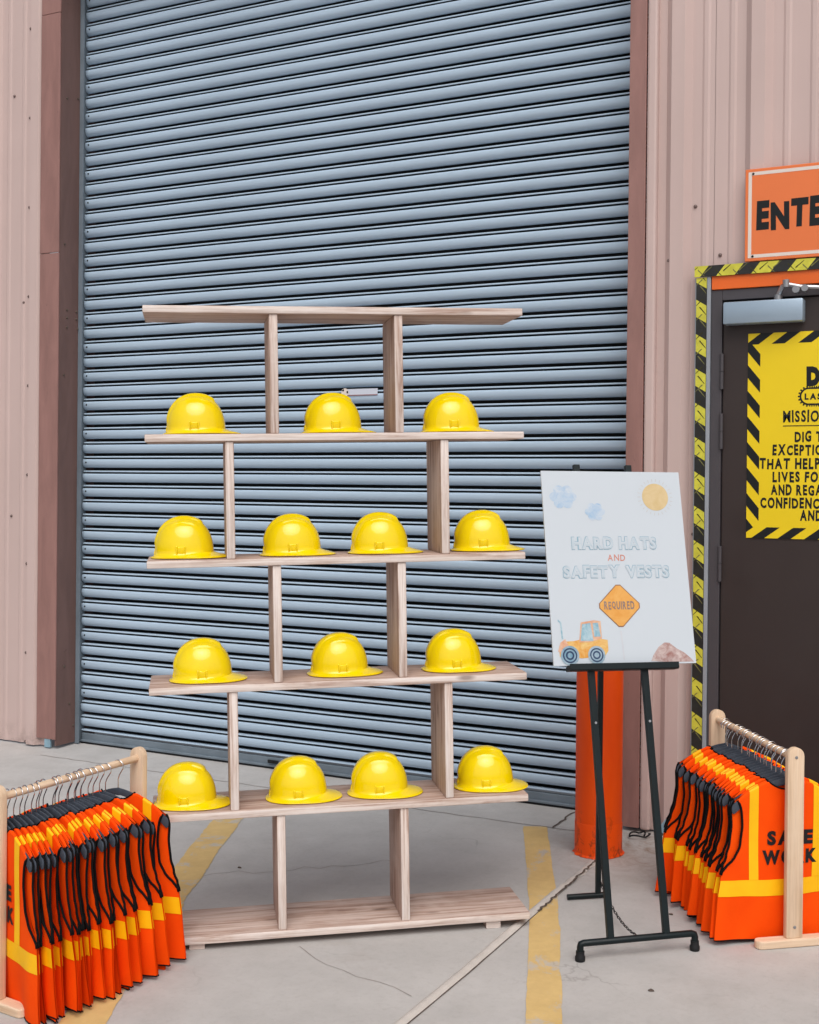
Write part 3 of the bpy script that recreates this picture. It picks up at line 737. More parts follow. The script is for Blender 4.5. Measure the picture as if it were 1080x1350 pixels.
# ------------------------------------------------------------------ hard hats
def hat_shell():
    NA, NT_ = 96, 30; vs = []; fs = []
    Hh = .128; zb = .019
    def base_r(p):
        c, s = math.cos(p), math.sin(p); A = .090 if c > 0 else .089; B = .0735
        return 1/((abs(c)/A)**2.15+(abs(s)/B)**2.15)**(1/2.15)
    def brim(p):
        f = max(0, math.cos(p)); return .012+.006*abs(math.sin(p))+.035*f**1.5
    for i in range(NT_+1):
        al = (i/NT_)**.9*math.pi/2
        for k in range(NA):
            p = 2*math.pi*k/NA; r = base_r(p)
            rr = r*math.sin(al)**.92; z = zb+(Hh-zb)*math.cos(al)**.84 if i < NT_ else zb
            rr *= 1+.035*(1-z/Hh)**2
            x, y = rr*math.cos(p), rr*math.sin(p)
            # raised crest band running front to back and two shallow side ribs
            fr = sstep(.062, .052, x) if x > 0 else 1
            hgt = sstep(.35*Hh, .6*Hh, z) if x > 0 else sstep(.2*Hh, .45*Hh, z)
            cr = sstep(.0225, .0175, abs(y))*fr*hgt*.0055
            cr += sstep(.005, .0, abs(abs(y)-.040))*sstep(.05, .035, x)*sstep(.045, .03, -x)*sstep(.62*Hh, .75*Hh, z)*.0022
            q = Vector((x/.085**2, y/.07**2, z/(.1**2))); q.normalize()
            vs.append((x+q.x*cr, y+q.y*cr, z+q.z*cr))
    rows = NT_+1
    def ring(fn):
        nonlocal rows
        for k in range(NA):
            p = 2*math.pi*k/NA; vs.append(fn(p))
        rows += 1
    def rb(p): return base_r(p)*1.035
    for t_, zz in ((.10, .0135), (.28, .0095), (.55, .0068), (.8, .0052), (1.0, .0042)):
        def fn(p, t_=t_, zz=zz):
            r = rb(p)+brim(p)*t_; f = max(0, math.cos(p))
            return (r*math.cos(p), r*math.sin(p), zz+.0085*f*(1-t_)**.8*t_**.3+ .0015*abs(math.sin(p))*t_)
        ring(fn)
    def rim(p):
        r = rb(p)+brim(p)+.0012; return (r*math.cos(p), r*math.sin(p), .0026+.0015*abs(math.sin(p)))
    ring(rim)
    def und(p):
        r = rb(p)+brim(p)-.0005; return (r*math.cos(p), r*math.sin(p), .0006+.0012*abs(math.sin(p)))
    ring(und)
    def inn(p):
        r = rb(p)-.004; return (r*math.cos(p), r*math.sin(p), .0030)
    ring(inn)
    for i in range(rows-1):
        for k in range(NA):
            a = i*NA; b = a+NA; fs.append((a+k, b+k, b+(k+1) % NA, a+(k+1) % NA))
    # inner shell
    base = (rows-1)*NA
    n = len(vs); prev = base
    for j in range(1, 7):
        al = math.pi/2*(1-j/7)
        for k in range(NA):
            p = 2*math.pi*k/NA; r = base_r(p)*.965*math.sin(al)**.92; vs.append((r*math.cos(p), r*math.sin(p), .003+(Hh-.006)*math.cos(al)**.86))
        cur = len(vs)-NA
        for k in range(NA): fs.append((prev+k, cur+k, cur+(k+1) % NA, prev+(k+1) % NA))
        prev = cur
    fs.append(tuple(prev+k for k in range(NA)))
    me = mesh('shell', vs, fs)
    bm = bmesh.new(); bm.from_mesh(me); bmesh.ops.remove_doubles(bm, verts=bm.verts, dist=1e-5); bmesh.ops.recalc_face_normals(bm, faces=bm.faces); bm.to_mesh(me); bm.free()
    shade(me, 60); me.materials.append(M['yellow']); return me
shell_me = hat_shell()
def slot_mesh():
    mb = MB()
    mb.box(-.0105, -.0072, -.0042, .006, 0, .0195); mb.box(.0072, .0105, -.0042, .006, 0, .0195); mb.box(-.0071, .0071, -.0030, .006, .0010, .0175)
    me = mb.mesh('accessory_slot', bevel=.001, seg=2); shade(me, 50); me.materials.append(M['yellow']); return me
slot_me = slot_mesh()
mb = MB(); mb.box(-.006, .004, -.010, -.006, 0, .022); mb.box(-.006, .004, .006, .010, 0, .022); tab_me = mb.mesh('rear_tab', bevel=.0012); shade(tab_me, 50); tab_me.materials.append(M['yellow'])
ROWS = [(1, [-.440, -.005, .385], ['left end', 'middle', 'right end'], 'second board from the top'),
        (2, [-.483, -.142, .142, .484], ['left end', 'left of centre', 'right of centre', 'right end'], 'third board from the top'),
        (3, [-.432, .006, .382], ['left end', 'middle', 'right end'], 'fourth board from the top'),
        (4, [-.487, -.135, .130, .484], ['left end', 'left of centre', 'right of centre', 'right end'], 'fifth board from the top')]
rnd = random.Random(11)
for b, xs, names, where in ROWS:
    for x, nm in zip(xs, names):
        h = empty('hard_hat')
        tag(h, 'glossy yellow hard hat at the %s of the shelf\'s %s' % (nm, where) if 'end' in nm or nm == 'middle' else 'glossy yellow hard hat %s on the shelf\'s %s' % (nm, where), 'hard hat', 'hard hats on the shelf')
        rot = Matrix.Rotation(R(rnd.uniform(-7, 5)), 4, 'Z')
        h.matrix_world = sh.matrix_world @ Matrix.Translation((x, .128+rnd.uniform(-.006, .006), ZB[b]+.0006)) @ rot
        link('shell', shell_me, None, h)
        for s in (-1, 1):
            o = link('accessory_slot', slot_me, None, h); o.location = (-.004, s*.0725, .0155); o.scale = (1.45, 1.3, 1.3)
            o.rotation_euler = (R(8)*-s if s < 0 else R(-8), 0, 0 if s < 0 else math.pi)
            if s > 0: o.rotation_euler = (R(8), 0, math.pi)
        o = link('rear_tab', tab_me, None, h); o.scale = (1.1, 1.2, 1.2); o.location = (-.0885, 0, .011); o.rotation_euler = (0, R(12), 0)

# ------------------------------------------------------------------ easel with sign board
EA = Vector((-1.271, -1.511, gz(-1.511))); EB = Vector((-.985, -1.275, gz(-1.275)))
ez = math.atan2(EB.y-EA.y, EB.x-EA.x); LE = (EB-EA).length
ea = empty('easel', EA, ez); tag(ea, 'dark green metal tripod easel holding the white sign board', 'easel')
PH = R(14); upv = Vector((0, math.sin(PH), math.cos(PH)))
def ep(s, u, off=0): return Vector((s, 0, .05))+upv*u+Vector((0, -math.cos(PH), math.sin(PH)))*off
mm_ = M['easel']
def rbar(name, a, b, w, d, parent, mat=mm_, bev=.002, side=Vector((1, 0, 0))):
    a = Vector(a); b = Vector(b); t = (b-a).normalized(); s = (side-t*side.dot(t)).normalized(); n = t.cross(s); mb = MB()
    for p in (a, b):
        for (i, j) in ((-1, -1), (1, -1), (1, 1), (-1, 1)): mb.v.append(tuple(p+s*i*w/2+n*j*d/2))
    mb.f = [(0, 3, 2, 1), (4, 5, 6, 7)]+[(k, (k+1) % 4, 4+(k+1) % 4, 4+k) for k in range(4)]
    return mb.build(name, mat, parent, bevel=bev)
zrise = (EB.z-EA.z)
rbar('leg', ep(.097, .0115), ep(.099, 1.496), .021, .018, ea); rbar('leg', ep(.278, .0115), ep(.280, 1.496), .021, .018, ea)
mb = MB(); mb.tube([(0, 0, .018), (0, 0, .043), (.002, 0, .0505), (.010, 0, .053), (LE-.010, 0, .053+zrise), (LE-.002, 0, .050+zrise), (LE, 0, .043+zrise), (LE, 0, .018+zrise)], .0105, 12); mb.build('front_crossbar', mm_, ea, smooth=True)
for x, z in ((0, 0), (LE, zrise)):
    mb = MB(); mb.lathe([(.0145, 0), (.0155, .004), (.0155, .013), (.013, .017), (.013, .030)], 20, (x, 0, z+.0005)); mb.build('rubber_foot', M['rubber'], ea, smooth=True)
rbar('ledge', ep(.017, .8245, .012), ep(.385, .8245, .012), .016, .040, ea, side=upv)
rbar('ledge_lip', ep(.017, .829, .0345), ep(.385, .829, .0345), .020, .003, ea, side=upv)
# rear leg: from the top of the legs down to the ground behind
def w2e(x, y, z):
    d = Vector((x, y, z))-EA; c, s = math.cos(-ez), math.sin(-ez); return Vector((d.x*c-d.y*s, d.x*s+d.y*c, d.z))
rl0 = w2e(-1.484, -1.047, gz(-1.047)+.011); rl1 = w2e(-1.372, -.962, gz(-.962)+.011)
rmid = (rl0+rl1)/2; rmid.x = rl0.x+(rl1.x-rl0.x)*.78
rbar('rear_leg', rmid+Vector((0, 0, .002)), ep(.189, 1.36, -.022), .018, .014, ea)
mb = MB(); mb.tube([rl0, rl1], .0095, 10); mb.build('rear_foot_bar', mm_, ea, smooth=True)
rbar('top_bar', ep(.08, 1.37, -.014), ep(.30, 1.37, -.014), .018, .008, ea, side=upv)
# chain
a = rmid+Vector((.004, -.012, .05)); b = Vector((.185, .006, .062)); n = 22
mb = MB()
for k in range(n):
    t0 = k/n; t1 = (k+1.25)/n
    def cp(t): return a.lerp(b, t)+Vector((0, 0, -.030*4*t*(1-t)))
    p = cp(t0); q = cp(t1); m = (p+q)/2; t_ = (q-p); ln = t_.length/2; t_.normalize()
    s_ = t_.cross(Vector((0, 0, 1))).normalized(); u_ = s_.cross(t_)
    w_ = s_ if k % 2 else u_
    mb.tube([m+t_*ln*math.cos(an)+w_*.0042*math.sin(an) for an in [2*math.pi*i/8 for i in range(8)]], .0014, 5, closed=True)
mb.build('chain', M['chain'], ea, smooth=True)
for s in (.098, .279):
    mb = MB(); mb.cyl(ep(s, .655, .009), ep(s, .655, .0115), .004, 10); mb.build('bolt', M['steel'], ea, smooth=True)

# sign board: local frame x right, y away, z up in the leaning plane
bx0, bx1, bz0, bz1 = -.030, .452, .8345, 1.470
sb = empty('sign_board')
ob = ep((bx0+bx1)/2, bz0, .0105)
ey = Vector((0, math.cos(PH), -math.sin(PH)))
loc = Matrix.Translation(EA) @ Matrix.Rotation(ez, 4, 'Z')
sb.matrix_world = loc @ Matrix(((1, ey.x, upv.x, ob.x), (0, ey.y, upv.y, ob.y), (0, ey.z, upv.z, ob.z), (0, 0, 0, 1)))
tag(sb, 'white board reading HARD HATS AND SAFETY VESTS REQUIRED on the easel', 'sign')
BW, BH = bx1-bx0, bz1-bz0
mb = MB(); mb.box(-BW/2, BW/2, -.007, 0, 0, BH); mb.build('panel', M['white'], sb)
def UV(px, py_):           # fractions of the board seen in the photograph -> local x,z
    return ((px-.5)*BW, (1-py_)*BH)
FY = -.0076
def wc(name, c0, c1, sc=22):   # watercolour print
    t = NT(name); nz = t.noise(t.coord((1, 1, 1)), sc, 6, .7, .6); c0 = scl(c0, .80); c1 = scl(c1, .80); t.set(Base_Color=t.ramp(nz, [(.3, c0), (.7, c1)]), Roughness=.55, Specular_IOR_Level=.3); return t.m
C_cloud = wc('print_pale_blue', lin(160, 198, 232), lin(226, 232, 238), 26); C_sun = wc('print_sun', lin(224, 196, 142), lin(236, 212, 166))
C_ray = wc('print_ray', lin(206, 204, 204), lin(222, 222, 222)); C_line = wc('print_letter_blue', lin(140, 182, 202), lin(176, 202, 216)); C_hatch = wc('print_letter_fill', lin(196, 216, 228), lin(216, 226, 234))
C_red = wc('print_red', lin(220, 140, 122), lin(226, 158, 140)); C_or = wc('print_orange', lin(238, 160, 62), lin(250, 192, 110), 16); C_brn = wc('print_brown', lin(150, 108, 82), lin(176, 130, 98))
C_grey = wc('print_grey', lin(140, 122, 118), lin(160, 140, 132)); C_glass = wc('print_glass', lin(120, 178, 200), lin(212, 230, 236), 40); C_tyre = wc('print_tyre', lin(108, 158, 184), lin(196, 212, 222)); C_navy = wc('print_navy', lin(40, 62, 96), lin(70, 92, 124))
C_tr = wc('print_tractor', lin(236, 150, 30), lin(250, 222, 150), 30); C_trr = wc('print_tractor_red', lin(228, 150, 112), lin(244, 214, 186)); C_dirt = wc('print_dirt', lin(164, 112, 104), lin(234, 220, 216), 36); C_pole = wc('print_pole', lin(214, 218, 226), lin(224, 228, 232))
C_white = M['white']
class PR(MB):
    def disc(s, u, v, r, y, n=20, sq=1): 
        x, z = UV(u, v); s.poly([(x+r*math.cos(2*math.pi*k/n), y, z+sq*r*math.sin(2*math.pi*k/n)) for k in range(n)])
    def pol(s, pts, y): s.poly([(UV(u, v)[0], y, UV(u, v)[1]) for u, v in pts])
def pput(mb, name, mat, parent=None): 
    me = mb.mesh(name, recalc=False); face_front(me); return link(name, me, mat, parent or sb)
def cloud(u, v, r):
    m = PR(); x, z = UV(u, v); pts = []
    for k in range(72):
        a = 2*math.pi*k/72; rr = r*(.80+.24*abs(math.cos(a*3))**.8); pts.append((x+1.12*rr*math.cos(a), FY, z+rr*math.sin(a)))
    m.poly(pts); pput(m, 'cloud_print', C_cloud)
cloud(.145, .137, .040); cloud(.365, .215, .030)
m = PR(); m.disc(.81, .135, .046, FY, 36); sun_p = pput(m, 'sun_print', C_sun)
m = PR(); x, z = UV(.81, .135)
for k in range(26):
    a = 2*math.pi*k/26
    for sg_ in (1,):
        r0, r1 = .053, .062; w = .0011; dx, dz = math.cos(a), math.sin(a); nx, nz = -dz*w, dx*w
        m.quad((x+r0*dx-nx, FY, z+r0*dz-nz), (x+r1*dx-nx, FY, z+r1*dz-nz), (x+r1*dx+nx, FY, z+r1*dz+nz), (x+r0*dx+nx, FY, z+r0*dz+nz))
pput(m, 'ray_print', C_ray, sun_p)
def outlined(s, u0, u1, vtop, vbot, seed):
    x0, z1 = UV(u0, vtop); x1, z0 = UV(u1, vbot); h = z1-z0
    mb, _ = letters(s, x0, z0, h, FY, .085, .8, .04, .36, .03, seed, x1-x0); a = pput(mb, 'lettering', C_line)
    mb, _ = letters(s, x0+.0022, z0+.0022, h-.0044, FY-.0005, .045, .8, .04, .36, .03, seed, x1-x0-.0044); pput(mb, 'letter_fill', C_white, a)
    mb, _ = letters(s, x0+.0038, z0+.0038, h-.0076, FY-.0010, -.012, .8, .04, .36, .03, seed, x1-x0-.0076); pput(mb, 'letter_inline', C_hatch, a)
outlined('HARD HATS', .180, .790, .345, .415, 3); outlined('SAFETY VESTS', .105, .865, .494, .562, 4)
x0, z0 = UV(.430, .472); mb, _ = letters('AND', x0, z0, .021, FY, .012, .8, .2, .3, .03, 5, UV(.555, 0)[0]-x0); pput(mb, 'lettering', C_red)
m = PR(); m.pol([(.478, .83), (.490, .83), (.497, .975), (.486, .975)], FY); pput(m, 'pole_print', C_pole)
def dia(r): 
    c = (.487, .703); pts = []
    for (dx, dy) in ((0, -1), (1, 0), (0, 1), (-1, 0)):
        for e in (-.10, .10):
            # rounded corner approximated by two points
            ex, ey_ = (e, -1+abs(e)) if (dx, dy) == (0, -1) else (1-abs(e), e) if dx == 1 else (-e, 1-abs(e)) if dy == 1 else (-1+abs(e), -e)
            pts.append((c[0]+ex*r*.160, c[1]+ey_*r*.120))
    return pts
m = PR(); m.pol(dia(1.0), FY-.0005); dp = pput(m, 'diamond_print', C_brn)
m = PR(); m.pol(dia(.95), FY-.0010); pput(m, 'diamond_field', C_or, dp)
x0, z0 = UV(.378, .722); mb, _ = letters('REQUIRED', x0, z0, .026, FY-.0015, .03, .62, .12, .3, .03, 6, UV(.592, 0)[0]-x0); pput(mb, 'lettering', C_grey, dp)
# tractor print
tr = PR(); tr.pol([(.045, .955), (.045, .905), (.075, .88), (.15, .878), (.19, .872), (.26, .885), (.33, .868), (.385, .875), (.385, .93), (.36, .955), (.20, .965)], FY); tp = pput(tr, 'tractor_print', C_tr)
m = PR(); m.pol([(.035, .93), (.055, .885), (.09, .868), (.115, .905), (.09, .935)], FY-.0005); pput(m, 'tractor_front', C_trr, tp)
m = PR(); m.pol([(.185, .885), (.205, .785), (.30, .775), (.345, .78), (.345, .868), (.26, .885)], FY-.0005); pput(m, 'tractor_cab', C_trr, tp)
m = PR(); m.pol([(.195, .878), (.213, .795), (.272, .788), (.285, .878)], FY-.0010); m.pol([(.292, .858), (.288, .79), (.325, .788), (.338, .858)], FY-.0010); pput(m, 'cab_glass', C_glass, tp)
m = PR(); m.pol([(.065, .87), (.062, .79), (.045, .775), (.049, .768), (.072, .785), (.077, .868)], FY); pput(m, 'exhaust_print', C_glass, tp)
for (u, r) in ((.115, .031), (.300, .029)):
    m = PR(); m.disc(u, .950, r, FY-.0012); wp = pput(m, 'tyre_print', C_tyre, tp)
    m = PR(); x, z = UV(u, .950)
    disc(m, x, z, r*.78, FY-.0016, 20, r*.62); disc(m, x, z, r*.46, FY-.0016, 20, r*.28); pput(m, 'tyre_ring', C_navy, tp)
m = PR(); m.pol([(.68, .985), (.70, .955), (.74, .915), (.785, .893), (.82, .895), (.87, .925), (.92, .945), (.965, .975), (.985, .992), (.80, .992)], FY); pput(m, 'dirt_pile_print', C_dirt)

# ------------------------------------------------------------------ vest racks
def rack(name, A, B, Hp, label, near_foot=.125):
    A = Vector(A); B = Vector(B); d = (B-A); d.z = 0; Ln = d.length; rz = math.atan2(d.y, d.x)-math.pi/2
    r = empty(name, (A.x, A.y, gz(A.y)), rz); tag(r, label, 'clothes rack', 'vest racks')
    ztops = []
    for k, P in enumerate((A, B)):
        y = Ln*k; z0 = gz(P.y)-gz(A.y); tw, tt = .027, .011
        foot = MB(); pts = []
        for i in range(9):
            a = math.pi/2+math.pi*i/8; pts.append((-near_foot+.020+.020*math.cos(a), .0+.020*math.sin(a)))
        for i in range(9):
            a = -math.pi/2+math.pi*i/8; pts.append((near_foot-.020+.020*math.cos(a), .020*math.sin(a)))
        # foot: stadium plan, vertical extrusion; tilted slightly with the slab
        def fz(x, yy):
            w = Matrix.Rotation(rz, 3, 'Z') @ Vector((x, y+yy, 0)); return gz(A.y+w.y)-gz(A.y)
        n = len(pts)
        foot.v = [(x, y+yy, fz(x, yy)+.0005) for x, yy in pts]+[(x, y+yy, fz(x, yy)+.026) for x, yy in pts]
        foot.f = [tuple(reversed(range(n))), tuple(range(n, 2*n))]+[(i, (i+1) % n, n+(i+1) % n, n+i) for i in range(n)]
        foot.build('foot', M['pine_x'], r, bevel=.004)
        post = MB(); poly = [(-tw, z0+.0265), (tw, z0+.0265)]
        for i in range(13):
            a = math.pi*i/12; poly.append((tw*math.cos(a), z0+Hp-tw+tw*math.sin(a)))
        post.prism(poly, y-tt, y+tt); po_ = post.build('post', M['pine_z'], r, bevel=.002, smooth=True)
        sgn = -1 if k == 0 else 1
        for zz in (z0+Hp-.030, z0+.060):
            mb = MB(); mb.lathe([(.0052, 0), (.0050, .0012), (.0022, .0016)], 10); mb.v = [(x, y+sgn*(tt+z), zz+yy) for x, yy, z in mb.v]; mb.build('bolt', M['steel'], po_, smooth=True)
        ztops.append(z0+Hp-.034)
    mb = MB(); mb.cyl((0, .0105, ztops[0]), (0, Ln-.0105, ztops[1]), .011, 16); mb.build('rail', M['pine_y'], r, smooth=True)
    return r, rz, Ln, ztops

HB = -.072
def hanger_meshes():
    mb = MB()
    arc = [(.0185*math.cos(a), -.0060+.0185*math.sin(a)) for a in [R(-40+i*15) for i in range(17)]]
    pts = [(0, -.082), (0, -.046), (.004, -.034)]+arc
    mb.tube([(x, 0, z) for x, z in pts], .0016, 6); hk = mb.mesh('hook'); shade(hk, 60); hk.materials.append(M['chrome'])
    top = []; bot = []
    for i in range(15):
        t_ = i/14; x = .008+.160*t_; z = HB-.002-.016*t_-.056*t_**1.7; top.append((x, z)); bot.append((x*.985, z-(.021+.012*sstep(.7, 1, t_))))
    end = [(.1995, -.141), (.2005, -.152), (.196, -.160), (.188, -.159)]
    outl = [(-x, z) for x, z in reversed(top)]+[(0, -.056)]+top+end[:-1]+[(x, z) for x, z in reversed(bot[1:])]+[(0, -.080)]+[(-x, z) for x, z in bot[1:]]+[(-x, z) for x, z in reversed(end[:-1])]
    mb = MB(); n = len(outl)
    # quads between top and bottom edges keep the shape clean
    m2 = MB(); rows = [(0, HB, HB-.024)]+[(t[0], t[1], b[1]) for t, b in zip(top, bot)]+[(.1720, HB-.0775, HB-.1085), (.1755, HB-.082, HB-.1065), (.1775, HB-.089, HB-.100)]
    full = [(-x, a, b) for x, a, b in reversed(rows[1:])]+rows
    T = .0027
    for (x, a, b) in full: m2.v += [(x, -T, a), (x, T, a), (x, T, b), (x, -T, b)]
    for i in range(len(full)-1):
        for j in range(4): m2.f.append((4*i+j, 4*i+(j+1) % 4, 4*i+4+(j+1) % 4, 4*i+4+j))
    m2.f.append((0, 1, 2, 3)); e = 4*(len(full)-1); m2.f.append((e+3, e+2, e+1, e))
    bd = m2.mesh('body', bevel=.0012); shade(bd, 50); bd.materials.append(M['velvet'])
    return hk, bd
HOOK, BODY = hanger_meshes()

def interp(tab, x):
    if x <= tab[0][0]: return tab[0][1]
    for a, b in zip(tab[:-1], tab[1:]):
        if x <= b[0]:
            t_ = (x-a[0])/(b[0]-a[0]); t_ = t_*t_*(3-2*t_)*.5+t_*.5; return a[1]+(b[1]-a[1])*t_
    return tab[-1][1]
OUT = [(-.578, .236), (-.46, .226), (-.365, .214), (-.345, .202), (-.32, .180), (-.28, .163), (-.22, .156), (-.16, .160), (-.12, .168)]
HEM = -.574
def outx(z, side):
    w = interp(OUT, z); k = sstep(-.37, -.29, z)*sstep(-.115, -.18, z)
    return w+(.019 if side > 0 else -.012)*k
def vest_meshes(seed):
    rnd = random.Random(seed); ph = [rnd.uniform(0, 6.28) for _ in range(6)]; A = rnd.uniform(.7, 1.2)
    def ztop(s, side):
        x = abs(s)*.168
        t_ = (max(x, .06)-.008)/.160; sh_ = HB-.002-.016*t_-.056*t_**1.7+.0045
        if x < .060:
            dip = .026 if side < 0 else .090
            return sh_-dip*(1-(x/.060)**2)
        return sh_
    def fold(x, z):
        d = max(0, (-z-.12)/.45)
        f = .0058*d*math.sin(26*x+ph[0]+3*z)+.0034*d*math.sin(47*x+ph[1]-6*z)+.0042*math.sin(17*z+ph[2]+11*x)*d
        f += .012*d**2*math.sin(9*x+ph[3])
        f -= .010*sstep(.13, .22, abs(x))*d*math.sin(ph[4]+ (1.5 if x > 0 else 0))
        return A*f
    def P(s, t_, side, off=0):
        zt = ztop(s, side); z = HEM+t_*(zt-HEM); x = s*outx(z, side)
        z2 = z+.004*math.sin(ph[5]+9*x)*(1-t_)
        gap = (.0052+.0012*min(1, max(0, (-z-.16)/.2)))*min(1, max(0.02, (zt-z)/.0030) if abs(s) > .34 else 1)
        # the two panels close up at the side seam
        seam = 1-.6*sstep(.80, 1.0, abs(s))*sstep(-.33, -.36, z)
        y = fold(x, z)+side*(gap*seam)+side*off
        return (x, y, z2)
    NS = 30; TT = [.975*k/27 for k in range(28)]+[.984, .990, .9945, .9975, 1.0]; NTt = len(TT)-1
    def grid(side, s0, s1, t0, t1, ns, nt, off=0, fx=None):
        vs = []; fs = []
        for j in range(nt+1):
            for i in range(ns+1):
                t_ = TT[j]; s = s0+(s1-s0)*i/ns
                if fx:
                    zt = ztop(s, side); z = HEM+t_*(zt-HEM); x = fx(s); w_ = interp(OUT, z); s = x/w_
                vs.append(P(s, t_, side, off))
        for j in range(nt):
            for i in range(ns):
                a = j*(ns+1)+i; q = (a, a+1, a+ns+2, a+ns+1); fs.append(q if side < 0 else q[::-1])
        return vs, fs
    out = []
    def fin(name, vs, fs, mat):
        me = mesh(name, vs, fs, True); me.materials.append(M[mat]); out.append((name, me))
    for side in (-1, 1):
        fin('back_panel' if side < 0 else 'front_panel', *grid(side, -1, 1, 0, 1, NS, NTt), 'vest')
        # waist band: constant height
        vs = []; fs = []
        for j in range(5):
            for i in range(31):
                s = -1.002+2.004*i/30; z = -.438+.050*j/4; t_ = (z-HEM)/(ztop(s, side)-HEM); vs.append(P(s, t_, side, .0014))
        for j in range(4):
            for i in range(30):
                a = j*31+i; q = (a, a+1, a+32, a+31); fs.append(q if side < 0 else q[::-1])
        fin('waist_stripe', vs, fs, 'band')
        for sg_ in (-1, 1):
            vs = []; fs = []; FR = [.97*k/18 for k in range(19)]+[.980, .986, .991, .995, 1.0]; nt = len(FR)-1
            for j in range(nt+1):
                for i in range(3):
                    x = sg_*(.092+.030*i/2); s = x/.168; zt = ztop(s, side)+.0012; z = -.3875+(zt+.3875)*FR[j]
                    s2 = x/outx(z, side); t_ = (z-HEM)/(ztop(s2, side)-HEM); p = P(s2, min(t_, 1.003), side, .0016); vs.append(p)
            for j in range(nt):
                for i in range(2):
                    a = j*3+i; q = (a, a+1, a+4, a+3); fs.append(q if side*sg_ < 0 else q[::-1])
            fin('shoulder_stripe', vs, fs, 'band')
        for sg_ in (-1, 1):
            mb = MB(); mb.tube([P(sg_, .47+.53*k/22, side, .0003) for k in range(23)], .0037, 6); fin('armhole_binding', mb.v, mb.f, 'binding')
        mb = MB(); mb.tube([P(.36-.72*k/16, 1.0, side, 0) for k in range(17)], .0024, 5); fin('neck_binding', mb.v, mb.f, 'binding')
        mb = MB(); mb.tube([P(-1+2*k/30, 0, side, 0) for k in range(31)], .0022, 5); fin('hem_binding', mb.v, mb.f, 'binding')
    return out, P, ztop
VESTS = [vest_meshes(s) for s in range(6)]
def vest_text(var, shift):
    _, P, ztop = VESTS[var]
    mb = MB()
    for s, z0, w in (('SAFE', -.282, .154), ('WORK', -.342, .186)):
        m, _ = letters(s, -w/2+shift, z0, .045, 0, .055, .95, .10, .4, 0, 1, w); n = len(mb.v); mb.v += m.v; mb.f += [tuple(i+n for i in f) for f in m.f]
    # map flat letters on to the panel
    vs = []
    for x, y, z in mb.v:
        s = x/outx(z, -1); t_ = (z-HEM)/(ztop(s, -1)-HEM); p = P(s, t_, -1, .0022); vs.append(p)
    me = mesh('lettering', vs, mb.f); face_front(me); me.materials.append(M['black'])
    return me
ORD = ['nearest', 'second', 'third', 'fourth', 'fifth', 'sixth', 'seventh', 'eighth', 'ninth', 'tenth', 'eleventh', 'twelfth', 'thirteenth', 'fourteenth', 'fifteenth', 'sixteenth', 'seventeenth', 'eighteenth', 'nineteenth', 'twentieth', 'twenty-first', 'twenty-second', 'twenty-third', 'twenty-fourth', 'twenty-fifth', 'twenty-sixth']
def fill(rackinfo, ts, side_name, seed, rots, xs):
    r, rz, Ln, zt = rackinfo; rnd = random.Random(seed); base = r.matrix_basis.copy()
    for i, t_ in enumerate(ts):
        z = zt[0]+(zt[1]-zt[0])*t_; y = Ln*t_
        m = base @ Matrix.Translation((xs[i], y, z)) @ Matrix.Rotation(rots[i], 4, 'Z') @ Matrix.Rotation(R(rnd.uniform(-2.2, 2.2)) if i else 0, 4, 'Y')
        o_ = ORD[i]; which = 'nearest the camera' if i == 0 else '%s from the near end' % o_
        h = empty('hanger'); h.matrix_world = m
        tag(h, 'grey velvet hanger with wire hook, %s of the %s rack' % (which, side_name), 'hanger', 'hangers on the %s rack' % side_name)
        link('hook', HOOK, None, h); link('body', BODY, None, h)
        var = (i*5+seed) % 6
        v = empty('safety_vest'); v.matrix_world = m @ Matrix.Translation((0, 0, rnd.uniform(-.003, .003)))
        tag(v, ('orange safety vest with black SAFE WORK lettering, nearest on the %s rack' % side_name) if i == 0 else 'orange safety vest with yellow stripes, %s on the %s rack' % (which, side_name), 'safety vest', 'vests on the %s rack' % side_name)
        for nm, me in VESTS[var][0]: link(nm, me, None, v)
        if i < 1:
            link('lettering', vest_text(var, .014 if side_name == 'right' else -.006), None, v)
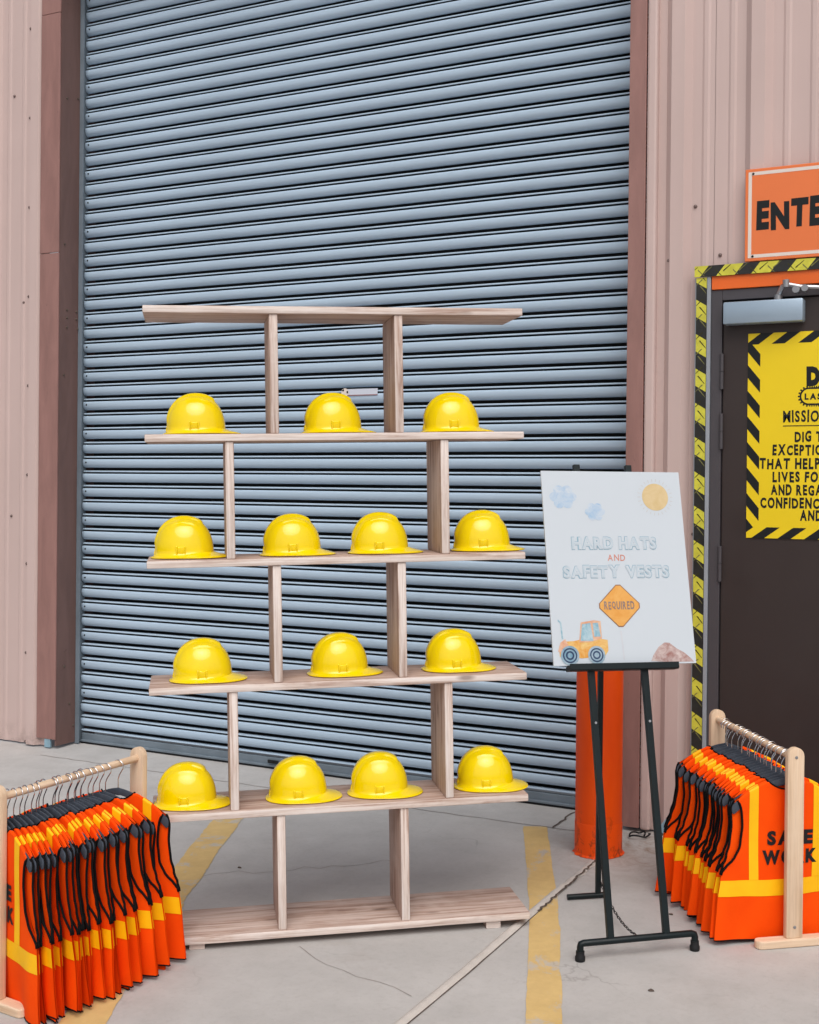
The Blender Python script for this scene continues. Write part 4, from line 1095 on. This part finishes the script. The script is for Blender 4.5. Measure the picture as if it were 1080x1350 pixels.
LR = rack('vest_rack', (-2.61, -2.54, 0), (-2.558, -2.005, 0), .615, 'natural pine vest rack full of orange vests at the left edge', .125)
lt = [.055, .082, .110, .140, .180, .212, .245, .282, .317, .352, .385, .415, .442, .472, .498, .524, .550, .576, .604, .635, .694, .736, .831]
rnd = random.Random(3)
def smooth_rots(n, amp, seed, drift=0):
    rnd = random.Random(seed); k = [rnd.uniform(-amp, amp) for _ in range(n//3+3)]
    return [(k[i//3]*(1-(i % 3)/3)+k[i//3+1]*(i % 3)/3)+drift for i in range(n)]
fill(LR, lt, 'left', 1, [a+R(-10+19*(i/(len(lt)-1))**1.5) for i, a in enumerate(smooth_rots(len(lt), R(6), 4))], [-.020, -.014]+[rnd.uniform(-.012, .012) for _ in lt[2:]])
RR = rack('vest_rack', (-.724, -1.10, 0), (-1.077, -.64, 0), .616, 'natural pine vest rack full of orange vests in front of the dark door', .125)
rtn = [.075+i*.0435+random.Random(i).uniform(-.006, .006) for i in range(20)]
fill(RR, rtn, 'right', 2, smooth_rots(len(rtn), R(3.5), 9), [rnd.uniform(-.008, .008) for _ in rtn])

# ------------------------------------------------------------------ small debris on the slab
rnd = random.Random(21)
dm = MB(); dm.v = [(-.008, 0, .001), (0, -.004, .002), (.009, .001, .001), (.001, .005, .003)]; dm.f = [(0, 1, 2, 3)]
for (x, y, lab) in ((-1.13, -1.02, 'small dry leaf on the concrete between easel and rack'), (-2.68, -1.28, 'tiny dark chip of debris on the slab behind the shelf'), (-1.02, -1.62, 'tiny dark chip of debris on the slab before the easel')):
    mb = MB(); n = 7; pts = [(.009*math.cos(6.28*k/n)*rnd.uniform(.6, 1.2), .006*math.sin(6.28*k/n)*rnd.uniform(.6, 1.2)) for k in range(n)]
    mb.v = [(a, b, 0) for a, b in pts]+[(a*.8, b*.8, .003+.002*rnd.random()) for a, b in pts]
    mb.f = [tuple(reversed(range(n))), tuple(range(n, 2*n))]+[(k, (k+1) % n, n+(k+1) % n, n+k) for k in range(n)]
    o = mb.build('debris', M['crack']); o.location = (x, y, gz(y)+.0008); tag(o, lab, 'debris')
